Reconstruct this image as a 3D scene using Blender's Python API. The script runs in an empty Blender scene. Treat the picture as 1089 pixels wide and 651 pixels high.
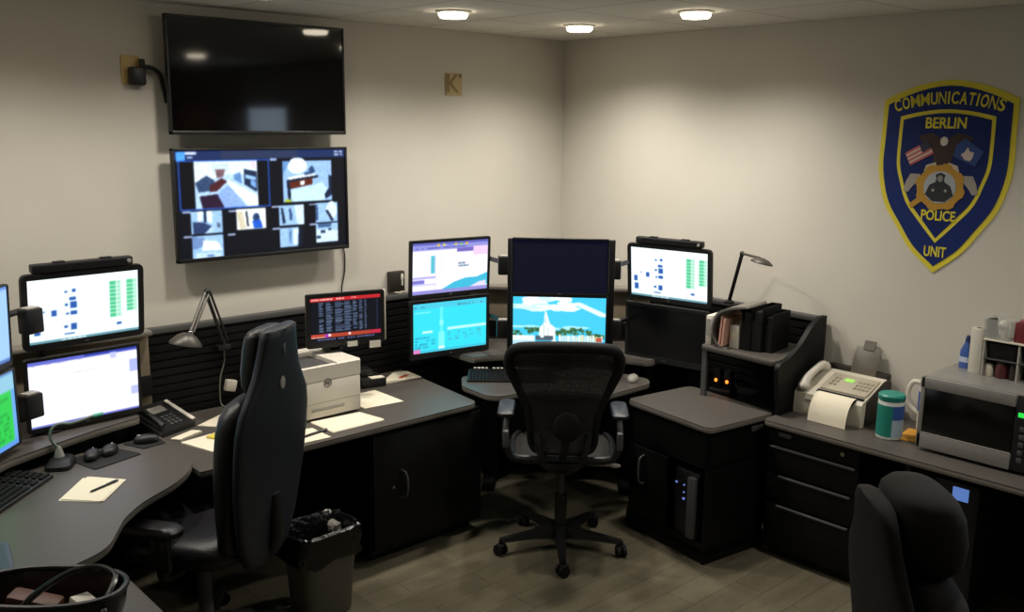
import bpy, bmesh, math, random
import numpy as np
from mathutils import Vector, Matrix
random.seed(7)
PI = math.pi
R = math.radians
scene = bpy.context.scene
COL = scene.collection

# ------------------------------------------------------------------ helpers
def lin(c):
    return tuple((v / 12.92 if v <= 0.04045 else ((v + 0.055) / 1.055) ** 2.4) for v in c)

def hexc(h):
    return tuple(int(h[i:i + 2], 16) / 255 for i in (0, 2, 4))

MATS = {}
def mat(name, col, rough=0.5, metal=0.0, spec=0.5, var=0.0, vscale=40.0, bump=0.0, bscale=120.0, emit=None, estr=0.0,
        coat=0.0, alpha=1.0, trans=0.0):
    if name in MATS:
        return MATS[name]
    m = bpy.data.materials.new(name)
    m.use_nodes = True
    nt = m.node_tree
    b = nt.nodes['Principled BSDF']
    c = lin(hexc(col))
    b.inputs['Base Color'].default_value = (*c, 1)
    b.inputs['Roughness'].default_value = rough
    b.inputs['Metallic'].default_value = metal
    b.inputs['Specular IOR Level'].default_value = spec
    b.inputs['Coat Weight'].default_value = coat
    b.inputs['Transmission Weight'].default_value = trans
    b.inputs['Alpha'].default_value = alpha
    tc = nt.nodes.new('ShaderNodeTexCoord')
    if var > 0:
        n = nt.nodes.new('ShaderNodeTexNoise')
        n.inputs['Scale'].default_value = vscale
        n.inputs['Detail'].default_value = 4
        nt.links.new(tc.outputs['Object'], n.inputs['Vector'])
        r = nt.nodes.new('ShaderNodeValToRGB')
        r.color_ramp.elements[0].position = 0.3
        r.color_ramp.elements[1].position = 0.7
        r.color_ramp.elements[0].color = (*[max(0, v * (1 - var)) for v in c], 1)
        r.color_ramp.elements[1].color = (*[min(1, v * (1 + var)) for v in c], 1)
        nt.links.new(n.outputs['Fac'], r.inputs['Fac'])
        nt.links.new(r.outputs['Color'], b.inputs['Base Color'])
    if bump > 0:
        n2 = nt.nodes.new('ShaderNodeTexNoise')
        n2.inputs['Scale'].default_value = bscale
        nt.links.new(tc.outputs['Object'], n2.inputs['Vector'])
        bp = nt.nodes.new('ShaderNodeBump')
        bp.inputs['Strength'].default_value = bump
        bp.inputs['Distance'].default_value = 0.01
        nt.links.new(n2.outputs['Fac'], bp.inputs['Height'])
        nt.links.new(bp.outputs['Normal'], b.inputs['Normal'])
    if emit:
        b.inputs['Emission Color'].default_value = (*lin(hexc(emit)), 1)
        b.inputs['Emission Strength'].default_value = estr
    MATS[name] = m
    return m

class MB:
    def __init__(s):
        s.bm = bmesh.new()
    def _merge(s, t, M=None):
        if M is not None:
            bmesh.ops.transform(t, matrix=M, verts=t.verts)
        me = bpy.data.meshes.new('tmp')
        t.to_mesh(me)
        t.free()
        s.bm.from_mesh(me)
        bpy.data.meshes.remove(me)
        return s
    def _bev(s, t, bevel, seg=2):
        if bevel > 0:
            bmesh.ops.recalc_face_normals(t, faces=t.faces)
            es = [e for e in t.edges if len(e.link_faces) == 2 and e.calc_face_angle(0) > R(35)]
            bmesh.ops.bevel(t, geom=es, offset=bevel, segments=seg, affect='EDGES', profile=0.5, clamp_overlap=True)
    def box(s, c, d, rz=0, bevel=0.0, M=None, seg=2):
        t = bmesh.new()
        bmesh.ops.create_cube(t, size=1)
        bmesh.ops.scale(t, vec=d, verts=t.verts)
        s._bev(t, bevel, seg)
        X = Matrix.Translation(c) @ Matrix.Rotation(rz, 4, 'Z')
        if M is not None:
            X = M @ X
        return s._merge(t, X)
    def prism(s, pts, z0, z1, bevel=0.0, M=None, seg=2):
        t = bmesh.new()
        a = [t.verts.new((x, y, z0)) for x, y in pts]
        b = [t.verts.new((x, y, z1)) for x, y in pts]
        t.faces.new(a[::-1])
        t.faces.new(b)
        n = len(pts)
        for i in range(n):
            t.faces.new((a[i], a[(i + 1) % n], b[(i + 1) % n], b[i]))
        s._bev(t, bevel, seg)
        return s._merge(t, M)
    def loft(s, secs, cap=True, closed=True, M=None):
        t = bmesh.new()
        rows = [[t.verts.new(p) for p in sec] for sec in secs]
        n = len(rows[0])
        for i in range(len(rows) - 1):
            for j in range(n if closed else n - 1):
                k = (j + 1) % n
                t.faces.new((rows[i][j], rows[i][k], rows[i + 1][k], rows[i + 1][j]))
        if cap and closed:
            t.faces.new(rows[0][::-1])
            t.faces.new(rows[-1])
        return s._merge(t, M)
    def tube(s, pts, r, n=10, closed=False, M=None, cap=True):
        pts = [Vector(p) for p in pts]
        m = len(pts)
        rs = r if isinstance(r, (list, tuple)) else [r] * m
        tang = []
        for i in range(m):
            if closed:
                d = pts[(i + 1) % m] - pts[i - 1]
            else:
                d = pts[min(i + 1, m - 1)] - pts[max(i - 1, 0)]
            tang.append(d.normalized() if d.length > 1e-9 else Vector((0, 0, 1)))
        up = Vector((0, 0, 1)) if abs(tang[0].z) < 0.9 else Vector((1, 0, 0))
        nrm = (up - tang[0] * up.dot(tang[0])).normalized()
        secs = []
        for i in range(m):
            nrm = (nrm - tang[i] * nrm.dot(tang[i])).normalized()
            bn = tang[i].cross(nrm)
            secs.append([pts[i] + (nrm * math.cos(2 * PI * k / n) + bn * math.sin(2 * PI * k / n)) * rs[i] for k in range(n)])
        if closed:
            secs.append(secs[0])
            return s.loft(secs, cap=False, M=M)
        return s.loft(secs, cap=cap, M=M)
    def lathe(s, prof, c=(0, 0, 0), n=28, M=None):
        secs = [[(c[0] + max(r, 1e-4) * math.cos(2 * PI * k / n), c[1] + max(r, 1e-4) * math.sin(2 * PI * k / n), c[2] + z)
                 for k in range(n)] for r, z in prof]
        return s.loft(secs, M=M)
    def cyl(s, a, b, r, n=20):
        return s.tube([a, b], r, n)
    def ell(s, c, d, M=None, u=20, v=12):
        t = bmesh.new()
        bmesh.ops.create_uvsphere(t, u_segments=u, v_segments=v, radius=1)
        X = Matrix.Translation(c) @ Matrix.Diagonal((*d, 1))
        if M is not None:
            X = M @ X
        return s._merge(t, X)
    def mesh(s, me, M=None):
        t = bmesh.new()
        t.from_mesh(me)
        return s._merge(t, M)
    def build(s, name, m, parent=None, smooth=True, angle=40, weld=False):
        bm = s.bm
        if weld:
            bmesh.ops.remove_doubles(bm, verts=bm.verts, dist=1e-5)
        bmesh.ops.recalc_face_normals(bm, faces=bm.faces)
        me = bpy.data.meshes.new(name)
        bm.to_mesh(me)
        bm.free()
        if smooth:
            me.polygons.foreach_set('use_smooth', [True] * len(me.polygons))
            me.set_sharp_from_angle(angle=R(angle))
        me.materials.append(m)
        o = bpy.data.objects.new(name, me)
        COL.objects.link(o)
        if parent is not None:
            o.parent = parent
        return o

def tag(o, label, cat, group=None, kind=None):
    if label:
        o['label'] = label
    if cat:
        o['category'] = cat
    if group:
        o['group'] = group
    if kind:
        o['kind'] = kind
    return o

def thing(name, label, cat, loc=(0, 0, 0), rz=0.0, group=None, rx=0.0):
    o = bpy.data.objects.new(name, None)
    o.empty_display_size = 0.1
    COL.objects.link(o)
    o.location = loc
    o.rotation_euler = (rx, 0, rz)
    return tag(o, label, cat, group)

def copy_tree(o, parent=None):
    c = o.copy()
    COL.objects.link(c)
    if parent is not None:
        c.parent = parent
    for ch in list(o.children):
        copy_tree(ch, c)
    return c

def fillet(pts, r, n=6):
    out = []
    m = len(pts)
    rs = r if isinstance(r, (list, tuple)) else [r] * m
    for i in range(m):
        p = Vector(pts[i]); a = Vector(pts[i - 1]); b = Vector(pts[(i + 1) % m])
        if rs[i] <= 0:
            out.append((p.x, p.y)); continue
        da = (a - p).normalized(); db = (b - p).normalized()
        L = min(rs[i], (a - p).length * 0.49, (b - p).length * 0.49)
        A = p + da * L; B = p + db * L
        for k in range(n + 1):
            t = k / n
            q = A * (1 - t) ** 2 + p * 2 * t * (1 - t) + B * t * t
            out.append((q.x, q.y))
    return out

def rrect(w, h, r, n=6):
    return fillet([(-w / 2, -h / 2), (w / 2, -h / 2), (w / 2, h / 2), (-w / 2, h / 2)], r, n)

def sup(cx, cy, z, a, b, n=3.0, k=32):
    out = []
    for i in range(k):
        t = 2 * PI * i / k
        c, s_ = math.cos(t), math.sin(t)
        out.append((cx + a * math.copysign(abs(c) ** (2 / n), c), cy + b * math.copysign(abs(s_) ** (2 / n), s_), z))
    return out

def spline(pts, n=8, closed=False):
    P = [Vector(p) for p in pts]
    m = len(P)
    out = []
    rng = range(m if closed else m - 1)
    for i in rng:
        if closed:
            p0, p1, p2, p3 = P[i - 1], P[i], P[(i + 1) % m], P[(i + 2) % m]
        else:
            p0, p1, p2, p3 = P[max(i - 1, 0)], P[i], P[i + 1], P[min(i + 2, m - 1)]
        for k in range(n):
            t = k / n
            out.append(0.5 * ((2 * p1) + (p2 - p0) * t + (2 * p0 - 5 * p1 + 4 * p2 - p3) * t * t + (3 * p1 - p0 - 3 * p2 + p3) * t ** 3))
    if not closed:
        out.append(P[-1])
    return out

def text_mesh(body, size, extrude=0.001, bold=0.0, align='CENTER', sx=1.0):
    cu = bpy.data.curves.new('txt', 'FONT')
    cu.body = body
    cu.size = size
    cu.extrude = extrude
    cu.offset = bold
    cu.align_x = align
    cu.align_y = 'CENTER'
    ob = bpy.data.objects.new('txt', cu)
    COL.objects.link(ob)
    dg = bpy.context.evaluated_depsgraph_get()
    dg.update()
    me = bpy.data.meshes.new_from_object(ob.evaluated_get(dg))
    bpy.data.objects.remove(ob)
    bpy.data.curves.remove(cu)
    if sx != 1.0:
        me.transform(Matrix.Diagonal((sx, 1, 1, 1)))
    return me

# ------------------------------------------------------------------ materials
M_wall = mat('wall_paint', 'cac6bb', 0.85, spec=0.2, var=0.02, vscale=3, bump=0.05, bscale=300)
M_blk = mat('black_plastic', '141414', 0.45, var=0.1, vscale=60)
M_blk2 = mat('matte_black', '0c0c0d', 0.7, spec=0.3)
M_blklam = mat('black_laminate', '080808', 0.55, spec=0.25, var=0.2, vscale=80)
M_lam = mat('grey_laminate', '4f4b46', 0.42, spec=0.45, var=0.10, vscale=420)
M_edge = mat('edge_band', '736e66', 0.35, spec=0.5)
M_tan = mat('tan_fabric', '857a68', 0.9, spec=0.1, var=0.08, vscale=250)
M_grey = mat('grey_plastic', '4a4a4a', 0.5)
M_lgrey = mat('light_grey_plastic', '9b9890', 0.5)
M_steel = mat('brushed_steel', '9c9a96', 0.36, metal=0.45, var=0.06, vscale=30)
M_chrome = mat('chrome', 'b8b8b8', 0.2, metal=1.0)
M_white = mat('white_plastic', 'd6d1c4', 0.45)
M_white2 = mat('warm_white_plastic', 'c9c3b2', 0.5)
M_paper = mat('paper', 'e4dcc6', 0.8, spec=0.1)
M_gloss = mat('glossy_black_glass', '050506', 0.06, spec=0.6)
M_offscr = mat('dark_screen', '0b0b0d', 0.3, spec=0.4)
M_leather = mat('black_leather', '17171a', 0.42, spec=0.5, bump=0.15, bscale=160)
M_fabric = mat('charcoal_fabric', '2b2928', 0.8, spec=0.2, bump=0.2, bscale=400)
M_shell = mat('chair_shell', '20242b', 0.5, spec=0.4)
M_rubber = mat('dark_rubber', '101010', 0.8)
M_yellow = mat('emblem_yellow', 'd9cb42', 0.6, spec=0.2)
M_navy = mat('emblem_navy', '1a2b66', 0.6, spec=0.2)
M_gold = mat('emblem_gold', 'b48a3a', 0.6, spec=0.2)
M_tape = mat('label_white', 'd9d4c6', 0.7)

# lit screens: what the display shows is carried per vertex and given off as light
def make_lit(name, strength):
    m = bpy.data.materials.new(name)
    m.use_nodes = True
    b = m.node_tree.nodes['Principled BSDF']
    at = m.node_tree.nodes.new('ShaderNodeAttribute')
    at.attribute_name = 'display'
    b.inputs['Base Color'].default_value = (0.01, 0.01, 0.01, 1)
    b.inputs['Roughness'].default_value = 0.35
    b.inputs['Specular IOR Level'].default_value = 0.12
    m.node_tree.links.new(at.outputs['Color'], b.inputs['Emission Color'])
    b.inputs['Emission Strength'].default_value = strength
    return m
M_lit = make_lit('lit_display', 1.25)

class Scr:
    def __init__(s, w, h, bg):
        s.w, s.h = w, h
        s.a = np.zeros((h, w, 3))
        s.a[:] = hexc(bg)
        yy, xx = np.mgrid[0:h, 0:w]
        s.x = (xx + 0.5) / w
        s.y = (yy + 0.5) / h
    def rect(s, x0, y0, x1, y1, c):
        k = (s.x >= x0) & (s.x < x1) & (s.y >= y0) & (s.y < y1)
        s.a[k] = hexc(c)
        return s
    def ell(s, cx, cy, rx, ry, c):
        k = ((s.x - cx) / rx) ** 2 + ((s.y - cy) / ry) ** 2 < 1
        s.a[k] = hexc(c)
        return s
    def poly(s, pts, c):
        k = np.zeros(s.x.shape, bool)
        n = len(pts)
        for i in range(n):
            x1, y1 = pts[i]; x2, y2 = pts[(i + 1) % n]
            if y1 == y2:
                continue
            cr = ((s.y < y1) != (s.y < y2)) & (s.x < (x2 - x1) * (s.y - y1) / (y2 - y1) + x1)
            k ^= cr
        s.a[k] = hexc(c)
        return s
    def words(s, x0, y0, x1, y1, c, rows, fill=0.6, rng=None):
        rng = rng or random
        dy = (y1 - y0) / rows
        for r in range(rows):
            x = x0
            while x < x1:
                L = rng.uniform(0.01, 0.05)
                if rng.random() < fill:
                    s.rect(x, y0 + r * dy + dy * 0.2, min(x + L, x1), y0 + r * dy + dy * 0.75, c)
                x += L + 0.008
        return s
    def blur(s, n=1):
        for _ in range(n):
            p = np.pad(s.a, ((1, 1), (1, 1), (0, 0)), mode='edge')
            s.a = (p[1:-1, 1:-1] * 2 + p[:-2, 1:-1] + p[2:, 1:-1] + p[1:-1, :-2] + p[1:-1, 2:]) / 6
        return s

def screen_mesh(scr, w, h, y, name, m, parent, zc=0.0):
    nx, ny = scr.w, scr.h
    xs = (np.arange(nx) / (nx - 1) - 0.5) * w
    zs = (0.5 - np.arange(ny) / (ny - 1)) * h + zc
    X, Z = np.meshgrid(xs, zs)
    co = np.stack([X, np.full_like(X, y), Z], -1).reshape(-1, 3)
    i = np.arange(nx * ny).reshape(ny, nx)
    f = np.stack([i[1:, :-1], i[1:, 1:], i[:-1, 1:], i[:-1, :-1]], -1).reshape(-1, 4)
    me = bpy.data.meshes.new(name)
    me.from_pydata(co.tolist(), [], f.tolist())
    at = me.color_attributes.new('display', 'FLOAT_COLOR', 'POINT')
    a = np.clip(scr.a.reshape(-1, 3), 0, 1)
    a = np.where(a <= 0.04045, a / 12.92, ((a + 0.055) / 1.055) ** 2.4)
    at.data.foreach_set('color', np.concatenate([a, np.ones((len(a), 1))], 1).astype(np.float32).ravel())
    me.materials.append(m)
    o = bpy.data.objects.new(name, me)
    COL.objects.link(o)
    o.parent = parent
    return o

# ------------------------------------------------------------------ room
H = 2.756
def struct(name, mb, m):
    o = mb.build(name, m, smooth=False)
    o['kind'] = 'structure'
    return o

def floor_mat():
    m = bpy.data.materials.new('carpet_tile')
    m.use_nodes = True
    nt = m.node_tree
    b = nt.nodes['Principled BSDF']
    tc = nt.nodes.new('ShaderNodeTexCoord')
    mp = nt.nodes.new('ShaderNodeMapping')
    nt.links.new(tc.outputs['Object'], mp.inputs['Vector'])
    br = nt.nodes.new('ShaderNodeTexBrick')
    br.inputs['Color1'].default_value = (*lin(hexc('766f5b')), 1)
    br.inputs['Color2'].default_value = (*lin(hexc('7f7863')), 1)
    br.inputs['Mortar'].default_value = (*lin(hexc('645d4a')), 1)
    br.inputs['Scale'].default_value = 1.0
    br.inputs['Brick Width'].default_value = 0.92
    br.inputs['Row Height'].default_value = 0.155
    br.inputs['Mortar Size'].default_value = 0.004
    br.inputs['Mortar Smooth'].default_value = 0.6
    br.offset = 0.37
    nt.links.new(mp.outputs['Vector'], br.inputs['Vector'])
    no = nt.nodes.new('ShaderNodeTexNoise')
    no.inputs['Scale'].default_value = 60
    no.inputs['Detail'].default_value = 5
    nt.links.new(tc.outputs['Object'], no.inputs['Vector'])
    st = nt.nodes.new('ShaderNodeMapping')
    st.inputs['Scale'].default_value = (2.2, 7, 1)
    nt.links.new(tc.outputs['Object'], st.inputs['Vector'])
    n2 = nt.nodes.new('ShaderNodeTexNoise')
    n2.inputs['Scale'].default_value = 1.0
    n2.inputs['Detail'].default_value = 3
    nt.links.new(st.outputs['Vector'], n2.inputs['Vector'])
    mx = nt.nodes.new('ShaderNodeMix'); mx.data_type = 'RGBA'; mx.blend_type = 'MULTIPLY'
    mx.inputs['Factor'].default_value = 0.75
    nt.links.new(br.outputs['Color'], mx.inputs['A'])
    nt.links.new(n2.outputs['Fac'], mx.inputs['B'])
    m2 = nt.nodes.new('ShaderNodeMix'); m2.data_type = 'RGBA'; m2.blend_type = 'MULTIPLY'
    m2.inputs['Factor'].default_value = 0.3
    nt.links.new(mx.outputs['Result'], m2.inputs['A'])
    nt.links.new(no.outputs['Fac'], m2.inputs['B'])
    nt.links.new(m2.outputs['Result'], b.inputs['Base Color'])
    b.inputs['Roughness'].default_value = 0.9
    b.inputs['Specular IOR Level'].default_value = 0.15
    return m

def ceil_mat():
    m = bpy.data.materials.new('ceiling_tile')
    m.use_nodes = True
    nt = m.node_tree
    b = nt.nodes['Principled BSDF']
    tc = nt.nodes.new('ShaderNodeTexCoord')
    br = nt.nodes.new('ShaderNodeTexBrick')
    br.offset = 0.0
    br.inputs['Color1'].default_value = (*lin(hexc('dedad0')), 1)
    br.inputs['Color2'].default_value = (*lin(hexc('dbd7cd')), 1)
    br.inputs['Mortar'].default_value = (*lin(hexc('c6c2b7')), 1)
    br.inputs['Scale'].default_value = 1.0
    br.inputs['Brick Width'].default_value = 0.61
    br.inputs['Row Height'].default_value = 0.61
    br.inputs['Mortar Size'].default_value = 0.012
    nt.links.new(tc.outputs['Object'], br.inputs['Vector'])
    nt.links.new(br.outputs['Color'], b.inputs['Base Color'])
    b.inputs['Roughness'].default_value = 0.9
    b.inputs['Specular IOR Level'].default_value = 0.1
    return m

XL, YF = -5.6, -7.2
struct('floor', MB().box(((XL) / 2, YF / 2, -0.05), (-XL + 0.4, -YF + 0.4, 0.1)), floor_mat())
struct('ceiling', MB().box((XL / 2, YF / 2, H + 0.05), (-XL + 0.4, -YF + 0.4, 0.1)), ceil_mat())
struct('wall_back', MB().box((XL / 2, 0.1, H / 2), (-XL + 0.4, 0.2, H)), M_wall)
struct('wall_right', MB().box((0.1, YF / 2, H / 2), (0.2, -YF, H)), M_wall)
struct('wall_left', MB().box((XL - 0.1, YF / 2, H / 2), (0.2, -YF, H)), M_wall)
struct('wall_front', MB().box((XL / 2, YF - 0.1, H / 2), (-XL + 0.4, 0.2, H)), M_wall)

# ------------------------------------------------------------------ ceiling lights
M_lens = mat('lamp_lens', 'fff3dc', 0.4, emit='fff0d6', estr=14.0)
def downlight(x, y, label, power=60, hot=True):
    t = thing('ceiling_downlight', label, 'ceiling light', (x, y, H), 0, 'recessed ceiling downlights')
    MB().lathe([(0.088, 0.0), (0.088, -0.006), (0.076, -0.012), (0.070, -0.006), (0.070, 0.0)]).build('trim_ring', M_white, t)
    MB().lathe([(0.0, -0.003), (0.072, -0.003), (0.073, -0.020), (0.066, -0.032), (0.0, -0.036)]).build('lens', M_lens, t)
    ld = bpy.data.lights.new('downlight_beam', 'SPOT')
    ld.energy = power
    ld.spot_size = R(150)
    ld.spot_blend = 0.9
    ld.shadow_soft_size = 0.07
    ld.color = (1.0, 0.93, 0.84)
    lo = bpy.data.objects.new('downlight_beam', ld)
    COL.objects.link(lo)
    lo.location = (x, y, H - 0.05)
    return t
PW = 90
downlight(-1.573, -0.77, 'round downlight over the printer side of the room, leftmost of the visible three', PW * 0.82)
downlight(-0.66, -0.77, 'round downlight nearest the corner where the two walls meet', PW)
downlight(-1.15, -3.40, 'round downlight over the aisle by the right counter', PW * 0.8)
downlight(-0.95, -5.30, 'added unseen downlight at the far end, lighting the wooden wall cupboard', PW * 0.6)  # added out of view so the mirrored cupboard gets light
downlight(-0.76, -1.65, 'round downlight along the right wall, rightmost of the visible three', PW)
for i, x in enumerate((-2.62, -3.50, -4.40)):
    downlight(x, -0.77, ['round downlight above the wall televisions', 'round downlight above the stacked monitors by the gooseneck microphone',
                         'round downlight furthest along the television wall'][i], PW * 0.62)

# ------------------------------------------------------------------ console walls
def slat_panel(name, label, L, loc, rz, h=1.2, ends=True):
    """black slatted panel L long in local x, front towards local -y, standing on the floor"""
    t = thing(name, label, 'slat panel', loc, rz, 'console back panels')
    mb = MB()
    mb.box((0, 0.0, 0.37), (L, 0.03, 0.74))
    mb.build('lower_panel', M_blklam, t)
    mb = MB()
    pr = []
    z = 0.745
    while z < h - 0.05:
        pr += [(-0.022, z), (-0.022, z + 0.030), (-0.012, z + 0.033), (-0.012, z + 0.041)]
        z += 0.042
    pr = [(0.012, 0.745)] + pr + [(-0.012, h - 0.03), (0.012, h - 0.03)]
    a = [(-L / 2, y, zz) for y, zz in pr]
    b = [(L / 2, y, zz) for y, zz in pr]
    mb.loft([a, b])
    mb.build('slats', M_blklam, t, angle=20)
    MB().box((0, -0.003, h - 0.015), (L, 0.05, 0.03), bevel=0.006).build('top_cap', M_grey, t)
    return t
slat_panel('slat_panel', 'long black slatted panel along the wall below the televisions', 2.25, (-1.945, -0.042, 0), 0)
slat_panel('slat_panel', 'short black slatted panel on the right wall above the paper trays', 1.22, (-0.042, -1.45, 0), R(-90))

def tan_panel(label, L, loc, rz, h=1.2):
    t = thing('fabric_panel', label, 'console panel', loc, rz, 'console back panels')
    MB().box((0, 0, 0.41), (L, 0.03, 0.82), bevel=0.004).build('lower_panel', M_blklam, t)
    MB().box((0, 0, 0.82 + (h - 0.83) / 2), (L, 0.03, h - 0.83), bevel=0.004).build('upholstered_panel', M_tan, t)
    MB().box((0, -0.03, h), (L, 0.10, 0.025), bevel=0.008).build('top_ledge', M_edge, t)
    MB().box((0, -0.022, 0.93), (L, 0.02, 0.10), bevel=0.004).build('lower_rail', M_blklam, t)
    return t
tan_panel('tan fabric console panel across the corner behind the centre monitors', 1.13, (-0.485, -0.485, 0), R(-45))
tan_panel('tan fabric console panel behind the left stacked monitors', 1.17, (-3.525, -0.085, 0), 0)

# ------------------------------------------------------------------ worktops and cabinets
def worktop(name, label, pts, z1, th=0.03, r=0.03, bevel=0.008, cat='desk'):
    t = thing(name, label, cat, (0, 0, 0), 0)
    P = fillet(pts, r)
    MB().prism(P, z1 - 0.004, z1).build('laminate_top', M_lam, t, smooth=False)
    # bullnose edge: same outline, slightly larger
    MB().prism(P, z1 - th, z1 - 0.001, bevel=bevel).build('edge_band', M_edge, t)
    return t

worktop('return_desk', 'grey worktop carrying the white printer, along the slatted wall',
        [(-3.06, -0.9), (-1.505, -0.9), (-1.44, -0.3), (-1.42, -0.07), (-3.06, -0.07)], 0.74, r=[0, 0.07, 0.0, 0, 0])

def arc(p0, p1, sag, n=10):
    a = Vector(p0); b = Vector(p1)
    d = (b - a); nr = Vector((-d.y, d.x)).normalized()
    return [tuple(a + d * (k / n) + nr * sag * 4 * (k / n) * (1 - k / n)) for k in range(n + 1)]

# centre console: keyboard surface and raised deck
kb = [(-1.34, -0.55), (-1.46, -0.70), (-1.475, -0.93)] + arc((-1.43, -0.99), (-0.99, -1.345), 0.10)[0:] + [(-0.62, -1.345), (-0.55, -1.27)]
kb += arc((-0.60, -0.90), (-0.90, -0.60), 0.0, 2)
worktop('keyboard_surface', 'grey keyboard shelf in front of the corner monitors', kb, 0.78, r=0.035)
dk = [(-1.22, -0.075), (-1.22, -0.47), (-1.205, -0.51)] + arc((-1.2, -0.50), (-0.50, -1.2), 0.13)[0:] + [(-0.51, -1.205), (-0.47, -1.22), (-0.075, -1.22), (-0.075, -0.90), (-0.90, -0.075)]
worktop('monitor_deck', 'raised grey deck under the corner monitors', dk, 0.865, th=0.035, r=[0] * 2 + [0.02] + [0] * 11 + [0.02] + [0] * 5)
lt = thing('desk_lift', 'black lift columns and skirt under the corner keyboard shelf', 'desk base', (-0.62, -0.62, 0), R(-45))
for sx in (-0.42, 0.42):
    MB().box((sx, 0.0, 0.02), (0.08, 0.5, 0.04), bevel=0.008).box((sx, 0, 0.39), (0.11, 0.11, 0.70), bevel=0.006).build('lift_column', M_blklam, lt)
MB().box((0, -0.06, 0.45), (0.72, 0.02, 0.5), bevel=0.003).build('modesty_skirt', M_blklam, lt)

# left console
lk = [(-3.05, -0.42), (-3.05, -0.62), (-3.066, -0.853), (-3.144, -0.974), (-3.237, -1.056), (-3.408, -1.158), (-3.51, -1.26), (-3.566, -1.352), (-3.64, -1.47),
      (-3.80, -1.535), (-4.35, -1.65), (-4.6, -1.5), (-4.6, -0.95), (-4.1, -0.80), (-3.75, -0.56), (-3.5, -0.46)]
worktop('keyboard_surface', 'curved grey desk in the left foreground with the pen on white paper', lk, 0.78,
        r=[0, 0.04, 0.06, 0.05, 0.05, 0.06, 0.04, 0.05, 0.08, 0.08, 0.1, 0.05, 0.05, 0.05, 0.05, 0])
ld_ = [(-3.10, -0.10), (-3.10, -0.365), (-3.33, -0.43), (-3.55, -0.516), (-3.706, -0.585), (-3.95, -0.78), (-4.2, -1.0), (-4.45, -0.85), (-4.1, -0.10)]
worktop('monitor_deck', 'raised grey deck under the left stacked monitors', ld_, 0.865, th=0.036, r=[0, 0.02, 0.03, 0.04, 0.04, 0.05, 0.03, 0.03, 0])
lt = thing('desk_lift', 'black lift columns under the left foreground desk', 'desk base', (-3.75, -0.6, 0), R(25))
for sx in (-0.42, 0.36):
    MB().box((sx, -0.02, 0.02), (0.08, 0.55, 0.04), bevel=0.008).box((sx, 0, 0.385), (0.11, 0.11, 0.69), bevel=0.006).build('lift_column', M_blklam, lt)
MB().box((0.0, 0.10, 0.45), (0.76, 0.02, 0.5)).build('modesty_skirt', M_blklam, lt)

# foreground pedestal at bottom left
pt = thing('pedestal_cabinet', 'grey-topped pedestal holding the black bag in the left foreground', 'cabinet', (-4.0, -2.10, 0), 0, 'pedestal cabinets')
MB().box((0, 0, 0.345), (0.70, 1.0, 0.67), bevel=0.005).build('body', M_blklam, pt)
MB().prism(rrect(0.76, 1.10, 0.06), 0.684, 0.715, bevel=0.008).build('worktop', M_lam, pt)
MB().box((0.355, 0.1, 0.36), (0.015, 0.78, 0.58), bevel=0.003).build('side_panel', M_blklam, pt)

# return cabinet under printer desk
cb = thing('base_cabinet', 'black cabinet with curved handle under the printer worktop', 'cabinet', (-1.82, -0.50, 0))
MB().box((0, 0, 0.38), (0.72, 0.72, 0.64)).box((0, 0.02, 0.035), (0.66, 0.64, 0.07)).build('body', M_blklam, cb)
d = MB().box((0.0, -0.368, 0.385), (0.70, 0.018, 0.60), bevel=0.003).build('door', M_blklam, cb)
hd = MB().tube(spline([(-0.185, -0.377, 0.33), (-0.175, -0.408, 0.345), (-0.17, -0.418, 0.405), (-0.175, -0.408, 0.465), (-0.185, -0.377, 0.48)], 6), 0.006).build('handle', M_grey, d)
hd['label'] = 'grey curved handle'
MB().cyl((-0.235, -0.375, 0.40), (-0.235, -0.385, 0.40), 0.008).build('lock', M_chrome, d)
kn = thing('support_leg', 'black leg panel supporting the printer worktop', 'desk base', (-2.95, -0.48, 0))
MB().box((0, 0.12, 0.354), (0.03, 0.42, 0.708)).box((0, 0.12, 0.01), (0.06, 0.44, 0.02), bevel=0.004).build('panel', M_blklam, kn)

# centre-right pedestal
pd = thing('pedestal_cabinet', 'grey-topped pedestal with a computer tower inside, beside the mesh chair', 'cabinet', (-0.647, -1.705, 0), R(-7.6), 'pedestal cabinets')
mb = MB()
W_, D_, T_ = 0.44, 0.57, 0.708
for zc, dz in ((0.06, 0.04), (0.695, 0.026), (0.52, 0.02)):
    mb.box((0.0, 0, zc), (W_, D_, dz))
mb.box((0.0, D_ / 2 - 0.009, 0.375), (W_, 0.018, T_ - 0.04)).box((0, -D_ / 2 + 0.009, 0.355), (W_, 0.018, T_))
mb.box((W_ / 2 - 0.009, 0, 0.375), (0.018, D_, T_ - 0.04))
mb.box((-W_ / 2 + 0.009, 0, 0.61), (0.018, D_, 0.17)).box((-W_ / 2 + 0.009, 0.02, 0.06), (0.018, D_, 0.10))
mb.build('body', M_blklam, pd, smooth=False)
MB().prism(rrect(0.49, 0.615, 0.05), 0.708, 0.738, bevel=0.009).build('edge_band', M_edge, pd)
MB().prism(rrect(0.487, 0.612, 0.05), 0.7375, 0.740).build('worktop', M_lam, pd, smooth=False)
d = MB().box((-W_ / 2 - 0.006, 0.13, 0.31), (0.018, 0.29, 0.38), bevel=0.003).build('door', M_blklam, pd)
MB().tube(spline([(-W_ / 2 - 0.015, 0.16, 0.30), (-W_ / 2 - 0.045, 0.162, 0.315), (-W_ / 2 - 0.052, 0.164, 0.38), (-W_ / 2 - 0.045, 0.162, 0.445), (-W_ / 2 - 0.015, 0.16, 0.46)], 6), 0.006).build('handle', M_grey, d)
MB().box((0.13, -D_ / 2 - 0.004, 0.675), (0.09, 0.008, 0.03), bevel=0.002).build('vent_plate', M_grey, pd)
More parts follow.
